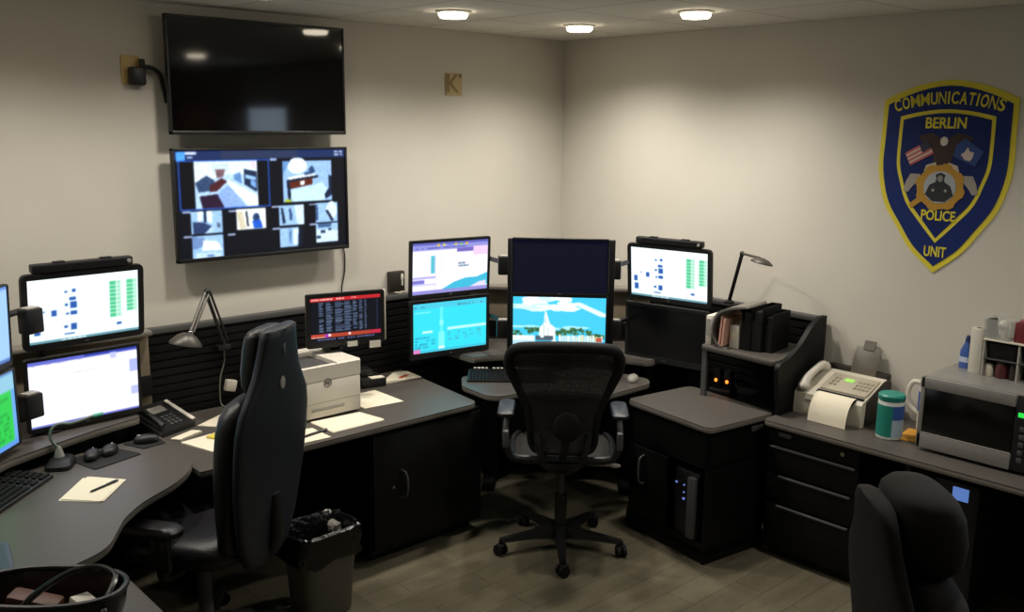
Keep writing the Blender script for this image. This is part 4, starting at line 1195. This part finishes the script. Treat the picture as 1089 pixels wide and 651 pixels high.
for i in range(2):
    for j in range(3):
        slope_box(-0.04 + i * 0.022, 0.35 + j * 0.14, (0.014, 0.016, 0.006), 0.014, 0.001, mb)
mb.build('buttons', mat('button_grey', '8c867a', 0.5), fx)
slope_box(0.035, 0.62, (0.05, 0.03, 0.006), 0.014, 0.001).build('display', mat('lcd_green', '9ad66a', 0.4, emit='9fe860', estr=0.25), fx)
hs = spline([on_slope(-0.145, -0.05, 0.022), on_slope(-0.145, 0.12, 0.046), on_slope(-0.145, 0.5, 0.052), on_slope(-0.145, 0.80, 0.046), on_slope(-0.145, 0.95, 0.022)], 6)
MB().tube(hs, [0.020 + 0.010 * abs(2 * k / (len(hs) - 1) - 1) ** 2 for k in range(len(hs))], 12).ell(on_slope(-0.145, -0.05, 0.02), (0.03, 0.034, 0.026)).ell(on_slope(-0.145, 0.95, 0.02), (0.03, 0.034, 0.026)).build('handset', M_white, fx, angle=60)
pg = spline([(0, -0.10, 0.132), (0, -0.15, 0.137), (0, -0.19, 0.11), (0, -0.215, 0.06), (0, -0.225, 0.004)], 6)
MB().loft([[(x, p.y, p.z) for p in pg] + [(x, p.y - 0.002, p.z - 0.002) for p in pg[::-1]] for x in (-0.06, 0.145)]).build('printed_page', M_paper, fx, angle=60)
MB().box((-0.10, -0.1535, 0.085), (0.05, 0.004, 0.016), bevel=0.002).build('logo_plate', M_lgrey, fx)
MB().box((0.04, 0.0, 0.0), (0.14, 0.006, 0.16), bevel=0.004, M=Matrix.Translation((0, 0.15, 0.26)) @ Matrix.Rotation(R(-22), 4, 'X')).box((0.04, 0, 0), (0.06, 0.008, 0.05), M=Matrix.Translation((0.0, 0.18, 0.345)) @ Matrix.Rotation(R(-22), 4, 'X')).build('paper_support', mat('smoke_plastic', '5b564c', 0.4), fx)

# ------------------------------------------------------------------ wipes, jug, envelope, microwave
wc = thing('wipes_canister', 'teal wipes canister with white bands beside the microwave', 'canister', (-0.365, -2.612, 0.74))
MB().lathe([(0.056, 0), (0.060, 0.004), (0.060, 0.185), (0.057, 0.19)]).build('tub', mat('white_tub', 'c9cfc8', 0.45), wc)
def band(r, z0, z1, a0, a1, n=24):
    secs = []
    for k in range(n + 1):
        t = a0 + (a1 - a0) * k / n
        c_, s_ = math.cos(t), math.sin(t)
        secs.append([(r * c_, r * s_, z0), (r * c_, r * s_, z1), ((r + 0.0008) * c_, (r + 0.0008) * s_, z1), ((r + 0.0008) * c_, (r + 0.0008) * s_, z0)])
    return secs
MB().loft(band(0.0602, 0.016, 0.168, R(110), R(214))).build('green_label', mat('label_teal', '1f8374', 0.45), wc)
MB().loft(band(0.0602, 0.10, 0.168, R(214), R(300))).build('blue_label', mat('label_blue', '3558a0', 0.45), wc)
MB().loft(band(0.0602, 0.016, 0.10, R(214), R(300))).build('pale_label', mat('label_pale', 'a9bccb', 0.45), wc)
MB().lathe([(0.060, 0.188), (0.0625, 0.192), (0.0625, 0.212), (0.055, 0.219), (0.0, 0.221)]).build('lid', mat('lid_teal', '1c8577', 0.4), wc)

jg = thing('plastic_jug', 'white plastic jug with handle behind the wipes canister', 'jug', (-0.125, -2.70, 0.74), R(-100))
MB().lathe([(0.055, 0), (0.06, 0.01), (0.06, 0.20), (0.05, 0.235), (0.028, 0.25), (0.028, 0.262)]).build('body', M_white, jg)
MB().tube(spline([(-0.055, -0.02, 0.235), (-0.085, -0.03, 0.235), (-0.105, -0.035, 0.19), (-0.10, -0.035, 0.12), (-0.06, -0.02, 0.08)], 6), 0.012, 10).build('handle', M_white, jg)
MB().loft(band(0.0605, 0.10, 0.20, R(200), R(330))).build('blue_label', mat('label_blue', '3558a0', 0.45), jg)
MB().lathe([(0.031, 0.26), (0.031, 0.272), (0.0, 0.274)]).build('cap', M_white, jg)

ev = thing('envelope', 'orange-yellow envelope peeking out beside the microwave', 'envelope', (-0.26, -2.70, 0.74), R(8))
MB().box((0, 0, 0.002), (0.20, 0.13, 0.004)).build('sleeve', mat('manila', 'd39a35', 0.8), ev)
MB().box((0, -0.02, 0.0045), (0.06, 0.03, 0.001)).build('address_label', M_paper, ev)

mw = thing('microwave_oven', 'stainless steel microwave on the right counter', 'microwave', (-0.235, -3.055, 0.745), R(-90))
Wm, Dm, Hm = 0.56, 0.38, 0.345
MB().box((0, 0.01, Hm / 2 + 0.005), (Wm, Dm - 0.02, Hm - 0.01), bevel=0.004).build('case', M_steel, mw)
for sx in (-0.22, 0.22):
    for sy in (-0.14, 0.14):
        MB().cyl((sx, sy, -0.005), (sx, sy, 0.012), 0.015).build('foot', M_rubber, mw)
mb = MB()
fy = -Dm / 2 - 0.004
mb.box((-0.075, fy, Hm - 0.026), (0.41, 0.022, 0.052), bevel=0.004).box((-0.075, fy, 0.045), (0.41, 0.022, 0.07), bevel=0.004)
mb.box((-0.27, fy, Hm / 2 + 0.005), (0.02, 0.022, Hm - 0.01), bevel=0.003)
dr = mb.build('door', M_steel, mw)
MB().box((-0.067, fy + 0.002, Hm / 2 + 0.016), (0.39, 0.014, Hm - 0.115), bevel=0.002).build('window', mat('oven_window', '0a0a0a', 0.18, spec=0.5), dr)
MB().box((-0.067, fy - 0.008, 0.083), (0.39, 0.006, 0.004)).build('trim_line', M_lgrey, dr)
MB().box((0.205, fy + 0.004, Hm / 2 + 0.005), (0.145, 0.016, Hm - 0.01), bevel=0.003).build('control_panel', mat('panel_black', '16161a', 0.35), mw)
mb = MB()
for i in range(3):
    for j in range(5):
        mb.box((0.165 + i * 0.032, fy - 0.005, 0.06 + j * 0.035), (0.02, 0.003, 0.022), bevel=0.0008)
mb.build('buttons', M_grey, mw)
MB().box((0.168, fy - 0.005, 0.262), (0.05, 0.003, 0.020)).build('display', mat('display_green', '1fa838', 0.4, emit='30e050', estr=0.9), mw)

ZT = 0.745 + Hm
# on the microwave
sb = thing('spray_bottle', 'blue labelled cleaning bottle on the microwave behind the white roll', 'bottle', (-0.125, -2.842, ZT), 0)
MB().loft([sup(0, 0, 0, 0.020, 0.030, 2.4), sup(0, 0, 0.01, 0.021, 0.031, 2.4), sup(0, 0, 0.085, 0.020, 0.029, 2.4), sup(0, 0, 0.12, 0.012, 0.014, 2), sup(0, 0, 0.128, 0.010, 0.012, 2)]).build('bottle_body', mat('bottle_blue', '3f5da0', 0.35), sb)
MB().loft([sup(0, 0, 0.03, 0.0216, 0.0316, 2.4), sup(0, 0, 0.055, 0.0214, 0.0312, 2.4)]).build('label', mat('label_light', 'b8c4d8', 0.5), sb)
MB().lathe([(0.012, 0.127), (0.012, 0.143), (0.006, 0.158), (0.0, 0.16)]).build('cap', mat('cap_navy', '26325c', 0.4), sb)
rl = thing('paper_towel_roll', 'white upright roll on the microwave', 'paper roll', (-0.165, -2.905, ZT), 0)
MB().lathe([(0.016, 0.0), (0.034, 0.0), (0.035, 0.004), (0.035, 0.206), (0.033, 0.21), (0.016, 0.21), (0.016, 0.0)]).build('paper', mat('towel_white', 'c4c0b4', 0.85), rl)
MB().lathe([(0.0155, 0.002), (0.0155, 0.211), (0.012, 0.211), (0.012, 0.002)]).build('core', mat('cardboard', '8c7a5c', 0.8), rl)

og = thing('counter_organizer', 'tiered organizer rack with bins on top of the microwave', 'organizer', (-0.155, -3.10, ZT), R(-90))
mb = MB()
for sx in (-0.15, 0.0, 0.15):
    mb.box((sx, 0.0, 0.085), (0.008, 0.13, 0.17))
mb.box((0, 0.062, 0.085), (0.308, 0.006, 0.17))
mb.build('frame', M_lgrey, og)
MB().box((0, 0, 0.173), (0.312, 0.14, 0.006), bevel=0.002).build('top_shelf', M_white2, og)
MB().box((0, 0, 0.085), (0.30, 0.13, 0.004)).build('middle_shelf', M_grey, og)
for sx in (-0.075, 0.075):
    MB().loft([[(sx + x, y, z) for x, y in rrect(w_, d2, 0.012)] for w_, d2, z in ((0.118, 0.10, 0.090), (0.132, 0.115, 0.155), (0.136, 0.118, 0.160), (0.128, 0.112, 0.158), (0.112, 0.096, 0.096))]).build('black_bin', M_blk2, og, angle=30)
def jar(label, x, m, hgt=0.075, r=0.026):
    o = thing('jar', label, 'jar', (-0.185, x, ZT), 0, 'jars under the organizer rack')
    MB().lathe([(r * 0.9, 0), (r, 0.005), (r, hgt * 0.75), (r * 0.8, hgt * 0.86)]).build('body', m, o)
    MB().lathe([(r * 0.85, hgt * 0.85), (r * 0.85, hgt), (0.0, hgt + 0.001)]).build('lid', M_blk, o)
    return o
jar('small white jar at the left foot of the organizer rack', -2.972, M_white2, 0.07, 0.018)
jar('dark red jar under the organizer rack', -3.025, mat('jar_red', '4a1c1e', 0.35), 0.078, 0.028)
jar('dark brown jar right of the dark red one', -3.078, mat('jar_brown', '2a1f1a', 0.35), 0.074, 0.022)
gp = thing('snack_packet', 'green and white packet under the right end of the rack', 'packet', (-0.18, -3.165, ZT), R(-90))
MB().box((0, 0, 0.032), (0.07, 0.035, 0.064), bevel=0.006).build('pouch', mat('packet_white', 'b4b4a6', 0.5), gp)
MB().box((0, -0.018, 0.045), (0.06, 0.002, 0.022)).build('green_band', mat('packet_green', '5a7a4a', 0.5), gp)
M_acr = mat('clear_acrylic', 'c9cbc4', 0.15, alpha=0.30)
cb_ = thing('clear_bin', 'clear bin of dark and white packets on top of the organizer rack', 'bin', (-0.155, -2.995, ZT + 0.176), R(-90))
mb = MB()
mb.box((-0.055, 0, 0.045), (0.003, 0.11, 0.09)).box((0.055, 0, 0.045), (0.003, 0.11, 0.09)).box((0, -0.055, 0.045), (0.11, 0.003, 0.09)).box((0, 0.055, 0.045), (0.11, 0.003, 0.09)).box((0, 0, 0.0015), (0.11, 0.11, 0.003))
mb.build('walls', M_acr, cb_, smooth=False)
MB().box((-0.028, -0.01, 0.05), (0.03, 0.06, 0.085), bevel=0.004, M=Matrix.Rotation(R(-9), 4, 'Y')).build('dark_packet', mat('packet_dark', '20281c', 0.5), cb_)
MB().ell((0.012, -0.02, 0.065), (0.022, 0.02, 0.022)).build('white_cup', M_white, cb_)
MB().box((0.015, 0.0, 0.03), (0.02, 0.05, 0.055), bevel=0.003).build('white_packet', M_tape, cb_)
rb = thing('tea_box', 'dark red box on top of the organizer rack beside the clear bin', 'box', (-0.155, -3.125, ZT + 0.176), R(-90))
MB().box((0, 0, 0.045), (0.12, 0.09, 0.09), bevel=0.002).build('carton', mat('box_red', '6a1f26', 0.55), rb)
MB().box((-0.02, 0, 0.0965), (0.05, 0.06, 0.013), bevel=0.002).build('flap', mat('box_pink', '9a5a66', 0.6), rb)

# ------------------------------------------------------------------ chairs
def caster(parent, x, y, rz):
    T = Matrix.Translation((x, y, 0)) @ Matrix.Rotation(rz, 4, 'Z')
    mb = MB()
    for sx in (-0.016, 0.016):
        mb.tube([T @ Vector((sx - 0.009, 0, 0.030)), T @ Vector((sx + 0.009, 0, 0.030))], 0.030, 16)
    mb.box((0, 0.006, 0.052), (0.044, 0.044, 0.022), bevel=0.006, M=T)
    mb.tube([T @ Vector((0, 0.0, 0.05)), T @ Vector((0, 0.0, 0.085))], 0.009, 8)
    return mb.build('caster', M_blk2, parent)
def star_base(parent, r, rot, hub=0.11, m=None):
    for k in range(5):
        t = rot + 2 * PI * k / 5
        c_, s_ = math.cos(t), math.sin(t)
        n_ = Vector((-s_, c_, 0))
        secs = []
        for f, w_, zt, zb in ((0.03, 0.034, hub + 0.02, hub - 0.045), (0.5, 0.026, hub + 0.0, hub - 0.035), (1.0, 0.018, 0.092, 0.072)):
            p = Vector((c_ * r * f, s_ * r * f, 0))
            secs.append([p + n_ * w_ + Vector((0, 0, zb)), p + n_ * w_ * .7 + Vector((0, 0, zt)), p - n_ * w_ * .7 + Vector((0, 0, zt)), p - n_ * w_ + Vector((0, 0, zb))])
        leg = MB().loft(secs).build('leg', m or M_blk, parent, angle=30)
        caster(parent, c_ * r, s_ * r, t + 0.5)

# mesh-backed task chair
ac = thing('mesh_chair', 'black mesh-backed swivel chair facing the corner monitors', 'chair', (-1.30, -1.325, 0), R(-45), 'swivel chairs')
star_base(ac, 0.33, R(-90 + 2))
MB().cyl((0, 0, 0.08), (0, 0, 0.30), 0.032).build('column_sleeve', M_blk, ac)
MB().cyl((0, 0, 0.29), (0, 0, 0.47), 0.017).build('gas_column', M_grey, ac)
MB().loft([sup(0, -0.02, 0.455, 0.07, 0.10), sup(0, -0.02, 0.50, 0.13, 0.16), sup(0, -0.02, 0.535, 0.14, 0.17)]).build('tilt_mechanism', M_blk, ac)
MB().tube([(0.10, -0.06, 0.49), (0.26, -0.10, 0.50)], 0.007).ell((0.27, -0.10, 0.50), (0.03, 0.015, 0.012)).build('tilt_lever', M_lgrey, ac)
seat_o = [(-0.25, -0.20), (0.25, -0.20), (0.265, 0.10), (0.21, 0.27), (-0.21, 0.27), (-0.265, 0.10)]
so = fillet(seat_o, 0.08)
MB().tube([(x, y, 0.565 - (0.03 if y > 0.2 else 0)) for x, y in so], 0.016, 8, closed=True).build('seat_frame', M_blk, ac)
MB().loft([[(x * f, y * f + 0.02 * (1 - f), 0.565 - 0.02 * (1 - f) - (0.03 * f if y > 0.2 else 0)) for x, y in so] for f in (1.0, 0.7, 0.35, 0.02)], cap=False).build('seat_mesh', M_fabric, ac)
half = [(0.0, 0.602), (0.12, 0.603), (0.158, 0.64), (0.165, 0.72), (0.180, 0.82), (0.222, 0.93), (0.258, 1.02), (0.268, 1.085), (0.235, 1.145), (0.12, 1.166), (0.0, 1.170)]
def back_y(x, z):
    return -0.225 - 0.10 * max(0, z - 0.62) / 0.55 + 0.055 * (x / 0.26) ** 2 + 0.03 * math.cos((z - 0.80) * 5)
full = [(x, z) for x, z in half] + [(-x, z) for x, z in half[1:-1][::-1]]
loop = spline([(x, back_y(x, z), z) for x, z in full], 5, closed=True)
rad = [0.016 + 0.012 * max(0, min(1, (p.z - 0.85) / 0.2)) for p in loop]
MB().tube(loop, rad + [rad[0]] if False else rad, 10, closed=True).build('back_frame', M_blk2, ac, angle=60)
def halfw(z):
    for (x0, z0), (x1, z1) in zip(half, half[1:]):
        if z0 <= z <= z1 and z1 > z0:
            return x0 + (x1 - x0) * (z - z0) / (z1 - z0)
    return 0.1
def mesh_mat():
    m = bpy.data.materials.new('chair_mesh')
    m.use_nodes = True
    nt = m.node_tree
    b = nt.nodes['Principled BSDF']
    b.inputs['Base Color'].default_value = (*lin(hexc('2b2a29')), 1)
    b.inputs['Roughness'].default_value = 0.7
    b.inputs['Specular IOR Level'].default_value = 0.25
    tc = nt.nodes.new('ShaderNodeTexCoord')
    ck = nt.nodes.new('ShaderNodeTexNoise')
    ck.inputs['Scale'].default_value = 160
    nt.links.new(tc.outputs['Object'], ck.inputs['Vector'])
    rp = nt.nodes.new('ShaderNodeMapRange')
    rp.inputs['From Min'].default_value = 0.3
    rp.inputs['From Max'].default_value = 0.7
    rp.inputs['To Min'].default_value = 0.88
    rp.inputs['To Max'].default_value = 1.0
    nt.links.new(ck.outputs['Fac'], rp.inputs['Value'])
    nt.links.new(rp.outputs['Result'], b.inputs['Alpha'])
    return m
rows = []
for i in range(25):
    z = 0.606 + (1.160 - 0.606) * i / 24
    hw = halfw(z)
    rows.append([(hw * (-1 + j / 8), back_y(hw * (-1 + j / 8), z), z) for j in range(17)])
MB().loft(rows, closed=False).build('back_mesh', mesh_mat(), ac, angle=60)
lp = MB()
lp.loft([[(x, back_y(x, z) - 0.012, z) for x in [(-1 + j / 8) * 0.17 for j in range(17)]] for z in (0.90, 0.912)] , closed=False)
lp.build('lumbar_seam', M_blk, ac)
MB().ell((0.02, back_y(0, 0.745) - 0.02, 0.745), (0.072, 0.022, 0.078)).tube([(0.02, back_y(0, .70) - 0.02, 0.70), (0.0, -0.20, 0.56)], 0.02).build('lumbar_pad', M_blk2, ac)
MB().tube(spline([(0.13, back_y(.13, .66) - .02, 0.70), (0.11, -0.22, 0.60), (0.06, -0.12, 0.52)], 6), 0.018).tube(spline([(-0.13, back_y(.13, .66) - .02, 0.70), (-0.11, -0.22, 0.60), (-0.06, -0.12, 0.52)], 6), 0.018).build('back_yoke', M_blk, ac)
for sx in (-1, 1):
    ar = MB().tube(spline([(sx * 0.10, -0.14, 0.53), (sx * 0.25, -0.17, 0.56), (sx * 0.285, -0.18, 0.66), (sx * 0.285, -0.12, 0.755)], 6), 0.018).build('arm_post', M_blk, ac)
    MB().loft([[(sx * 0.29 + x, y - 0.02, z) for x, y in rrect(0.085 * f, 0.25 * f, 0.035)] for z, f in ((0.755, 0.9), (0.763, 1.0), (0.775, 1.0), (0.785, 0.88))]).build('arm_pad', mat('arm_pad_grey', '2b2f36', 0.45), ar)
    MB().box((sx * 0.285, -0.18, 0.66), (0.03, 0.05, 0.09), bevel=0.008).build('arm_bracket', M_grey, ar)

# high-backed dispatch chairs
def dispatch_chair(label, loc, rz, top=1.42, hw=1.0, head_thick=0.06, ct=1.0, shellmat=None, cushmat=None, soft=False, hs=0.78):
    o = thing('high_back_chair', label, 'chair', loc, rz, 'swivel chairs')
    k = (top - 0.56) / 0.86
    Z = lambda z: 0.56 + (z - 0.56) * k
    yb = lambda z: -0.27 - 0.10 * (z - 0.56)
    CM = cushmat or M_leather
    star_base(o, 0.33, R(20))
    MB().cyl((0, 0, 0.08), (0, 0, 0.42), 0.03).build('gas_column', M_grey, o)
    MB().box((0, -0.02, 0.425), (0.20, 0.28, 0.05), bevel=0.01).build('tilt_mechanism', M_blk, o)
    MB().tube([(0.08, 0.0, 0.42), (0.27, 0.02, 0.41)], 0.006).ell((0.28, 0.02, 0.41), (0.025, 0.012, 0.010)).build('lever', M_chrome, o)
    MB().loft([sup(0, 0.0, 0.45, 0.22, 0.22, 4), sup(0, 0.0, 0.465, 0.255, 0.255, 4), sup(0, 0, 0.525, 0.27, 0.27, 3.6), sup(0, -0.005, 0.56, 0.25, 0.25, 3.2), sup(0, -0.01, 0.572, 0.17, 0.18, 3), sup(0, -0.01, 0.565, 0.06, 0.06, 2.5)]).build('seat_cushion', CM, o, angle=70)
    prof = [(0.42, .10), (0.46, .16), (0.56, .215), (0.68, .245), (0.80, .268), (0.95, .278), (1.04, .274), (1.11, .255), (1.17, .212), (1.24, .165), (1.32, .138), (1.38, .122), (1.412, .115), (1.42, .10)]
    if soft:
        prof = [q for q in prof if q[0] < 1.2] + [(1.24, .17), (1.32, .15), (1.36, .115), (1.375, .06)]
    MB().loft([sup(0, yb(z) - 0.035, Z(z), a * hw, 0.030 if 0.45 < z < 1.415 else 0.018, 3.5) for z, a in prof]).build('back_shell', shellmat or M_shell, o, angle=60)
    cu = [(0.50, .17, .03), (0.54, .215, .05), (0.70, .24, .062), (0.82, .255, .068), (0.95, .265, .068), (1.04, .262, .066), (1.10, .245, .060), (1.135, .205, .050), (1.150, .16, .035), (1.157, .08, .018)]
    MB().loft([sup(0, yb(z) - 0.03 + 0.068 * ct, Z(z), a * hw, b * ct, 3.0) for z, a, b in cu]).build('back_cushion', CM, o, angle=70)
    hc = [(1.155, .08, .02), (1.162, .125, .040), (1.19, .150, .052), (1.26, .156, .06), (1.34, .152, .058), (1.385, .145, .05), (1.408, .125, .038), (1.418, .06, .015)]
    f_ = head_thick / 0.06
    MB().loft([sup(0, yb(z) - 0.025 + head_thick, Z(z), a * hw * hs, b * f_, 2.6 if soft else 3.2) for z, a, b in hc]).build('headrest', CM, o, angle=70)
    q = Matrix.Translation((0.0, yb(1.19) - 0.066, Z(1.19))) @ Matrix.Rotation(R(90), 4, 'X')
    if not soft:
        MB().loft([[(0.020 * f * math.cos(t), 0.026 * f * math.sin(t), z) for t in [2 * PI * i / 24 for i in range(24)]] for f, z in ((1, -0.002), (1, 0.002), (0.85, 0.003))], M=q).build('oval_badge', M_lgrey, o)
        MB().box((0, yb(1.33) - 0.0655, Z(1.33)), (0.022, 0.003, 0.05), bevel=0.001).build('maker_mark', M_grey, o)
    MB().tube(spline([(0, yb(.7) - .05, Z(.72)), (0, -0.33, 0.50), (0, -0.20, 0.43), (0, -0.05, 0.42)], 6), 0.035, 10).build('back_bar', M_blk, o)
    for sx in (-1, 1):
        ar = MB().tube(spline([(sx * 0.18, -0.02, 0.43), (sx * 0.30, -0.02, 0.45), (sx * 0.325, -0.03, 0.54), (sx * 0.325, -0.02, 0.640)], 6), 0.022).box((sx * 0.325, -0.03, 0.56), (0.035, 0.08, 0.14), bevel=0.01).build('arm_post', M_blk, o)
        MB().loft([[(sx * 0.325 + x, y + 0.02, z - 0.0) for x, y in rrect(0.095 * f, 0.28 * f, 0.045)] for z, f in ((0.637, 0.85), (0.647, 1.0), (0.667, 1.0), (0.681, 0.86), (0.685, 0.6))]).build('arm_pad', M_leather, ar)
    return o
dispatch_chair('tall high-backed black chair at the left desk in front of the printer', (-3.10, -0.975, 0), R(34), 1.42, 1.04, 0.05)
dispatch_chair('high-backed black chair cut by the bottom right corner', (-2.01, -3.75, 0), R(-137), 1.262, 0.98, 0.105, 1.4, M_fabric, M_fabric, True, 1.0)

# ------------------------------------------------------------------ waste bin
tb = thing('waste_bin', 'grey waste bin with black liner in front of the printer worktop', 'waste bin', (-2.59, -1.06, 0), R(0))
def rr(a, b, z, n=5):
    return sup(0, 0, z, a, b, n, 40)
M_bin = mat('smoky_bin', '6a675f', 0.35, spec=0.5)
MB().loft([rr(.115, .085, 0.0), rr(.122, .092, .01), rr(.148, .115, .385), rr(.156, .123, .392), rr(.156, .123, .402), rr(.146, .113, .402), rr(.118, .088, .014)], cap=True).build('body', M_bin, tb, angle=50)
rng = random.Random(11)
secs = []
for ring_, (a, b, z, amp) in enumerate(((.10, .075, .12, .01), (.125, .097, .28, .012), (.140, .108, .395, .004), (.150, .118, .418, .006), (.163, .130, .416, .007), (.168, .134, .38, .010), (.164, .130, .33, .014), (.168, .134, .285, .018))):
    s_ = []
    base = rr(a, b, z)
    for i, p in enumerate(base):
        f = 1 + amp * 4 * rng.uniform(-1, 1) * (1 if ring_ > 4 else .5)
        s_.append((p[0] * f, p[1] * f, z + amp * rng.uniform(-1, 1.2)))
    secs.append(s_)
MB().loft(secs, cap=False).build('bin_liner', mat('liner_black', '0b0b0c', 0.22, spec=0.6, bump=0.6, bscale=45), tb, angle=35)
cp = MB()
t_ = bmesh.new()
bmesh.ops.create_icosphere(t_, subdivisions=2, radius=0.035)
for v_ in t_.verts:
    v_.co *= rng.uniform(.65, 1.15)
cp._merge(t_, Matrix.Translation((0, 0, 0)))
ball = cp.build('crumpled_paper', mat('tissue', '6e6a62', 0.85), None, smooth=False)
ball.location = (-2.50, -1.035, 0.372)
tag(ball, 'crumpled pale tissue lying in the top of the waste bin', 'waste paper')

# ------------------------------------------------------------------ black bag in the foreground
bg = thing('hand_bag', 'glossy black open bag with loop handle on the left foreground pedestal', 'bag', (-3.915, -1.765, 0.715), R(-42))
M_patent = mat('patent_black', '0d0d0e', 0.18, spec=0.6)
ow = [(0.17, 0.085, 0.0), (0.20, 0.105, 0.02), (0.222, 0.122, 0.08), (0.230, 0.128, 0.135)]
iw = [(0.222, 0.120, 0.135), (0.205, 0.108, 0.08), (0.17, 0.085, 0.02)]
MB().loft([sup(0, 0, z, a, b, 2.3, 48) for a, b, z in ow + iw]).build('bag_body', M_patent, bg, angle=60)
MB().tube([Vector(p) for p in sup(0, 0, 0.137, 0.227, 0.125, 2.3, 48)], 0.009, 8, closed=True).build('rim', M_leather, bg)
MB().tube(spline([(-0.02, -0.128, 0.11), (0.0, -0.09, 0.15), (0.06, 0.01, 0.175), (0.13, 0.055, 0.172), (0.19, 0.03, 0.155), (0.195, -0.075, 0.12)], 8), 0.010, 8).build('handle', M_patent, bg)
for (x, y) in ((-0.02, -0.130), (0.198, -0.078)):
    MB().ell((x, y, 0.105), (0.010, 0.008, 0.010)).build('rivet', M_chrome, bg)
wl = thing('wallet', 'brown leather wallet inside the black bag', 'wallet', (-3.955, -1.732, 0.737), R(-42))
MB().box((0, 0, 0.05), (0.15, 0.07, 0.08), bevel=0.012, M=Matrix.Rotation(R(12), 4, 'Y')).build('leather', mat('brown_leather', '55301c', 0.5), wl)
MB().box((0.0, -0.036, 0.055), (0.12, 0.003, 0.004), M=Matrix.Rotation(R(12), 4, 'Y')).build('seam', mat('seam_brown', '4a2a18', 0.6), wl)
rc = MB().box((0, 0, 0.05), (0.06, 0.05, 0.09), bevel=0.002).build('receipt', M_tape)
rc.location = (-3.865, -1.84, 0.737)
rc.rotation_euler = (R(15), R(10), R(20))
tag(rc, 'folded white paper poking out inside the black bag', 'paper')

# ------------------------------------------------------------------ far end of the room, seen only mirrored in the dark television
wc_ = thing('wall_cabinet', 'brown wooden wall cupboard mirrored in the dark television', 'cabinet', (-0.16, -5.6, 1.75), R(-90))
MB().box((0, 0, 0.33), (1.7, 0.32, 0.66), bevel=0.003).build('body', mat('brown_wood', '5a3a22', 0.5, var=.15, vscale=12), wc_)
for sx in (-0.425, 0.425):
    dd = MB().box((sx, -0.168, 0.33), (0.83, 0.016, 0.64), bevel=0.004).build('door', mat('brown_wood', '5a3a22', 0.5), wc_)
    MB().box((sx * 0.15, -0.182, 0.08), (0.012, 0.014, 0.10), bevel=0.003).build('handle', M_steel, dd)
wn = MB().box((0, 0.0, 0.0), (0.86, 0.03, 0.05)).box((0, 0, 1.0), (0.86, 0.03, 0.05)).box((-0.41, 0, 0.5), (0.05, 0.03, 1.0)).box((0.41, 0, 0.5), (0.05, 0.03, 1.0)).build('window_1', M_white)
wn.location = (-0.016, -4.34, 1.36); wn.rotation_euler.z = R(-90); wn['kind'] = 'structure'
gl = MB().box((0, 0.004, 0.5), (0.78, 0.006, 0.96)).build('pane', mat('window_pane', 'c6d4e2', 0.3, emit='c9dcf0', estr=3.2), wn)
# ------------------------------------------------------------------ world + camera
w = bpy.data.worlds.new('room_world')
scene.world = w
w.use_nodes = True
w.node_tree.nodes['Background'].inputs['Color'].default_value = (0.02, 0.02, 0.02, 1)

yaw, pitch, roll, f, cx, cy, ch = 0.740800, 0.192700, 0.0101, 994.137, -4.6268, -4.5661, 2.2080
F = Vector((math.sin(yaw) * math.cos(pitch), math.cos(yaw) * math.cos(pitch), -math.sin(pitch)))
R0 = Vector((math.cos(yaw), -math.sin(yaw), 0))
U0 = R0.cross(F)
Rv = math.cos(roll) * R0 + math.sin(roll) * U0
Uv = -math.sin(roll) * R0 + math.cos(roll) * U0
cam = bpy.data.cameras.new('camera')
cam.sensor_fit = 'HORIZONTAL'
cam.sensor_width = 36.0
cam.lens = f * 36.0 / 1089.0
cam.clip_start = 0.05
co = bpy.data.objects.new('camera', cam)
COL.objects.link(co)
Mx = Matrix((Rv, Uv, -F)).transposed().to_4x4()
Mx.translation = (cx, cy, ch)
co.matrix_world = Mx
scene.camera = co

scene.view_settings.view_transform = 'Standard'
scene.view_settings.look = 'None'
scene.view_settings.gamma = 1
scene.view_settings.use_curve_mapping = False
scene.view_settings.exposure = 0.0
scene.cycles.use_denoising = True
scene.cycles.max_bounces = 8
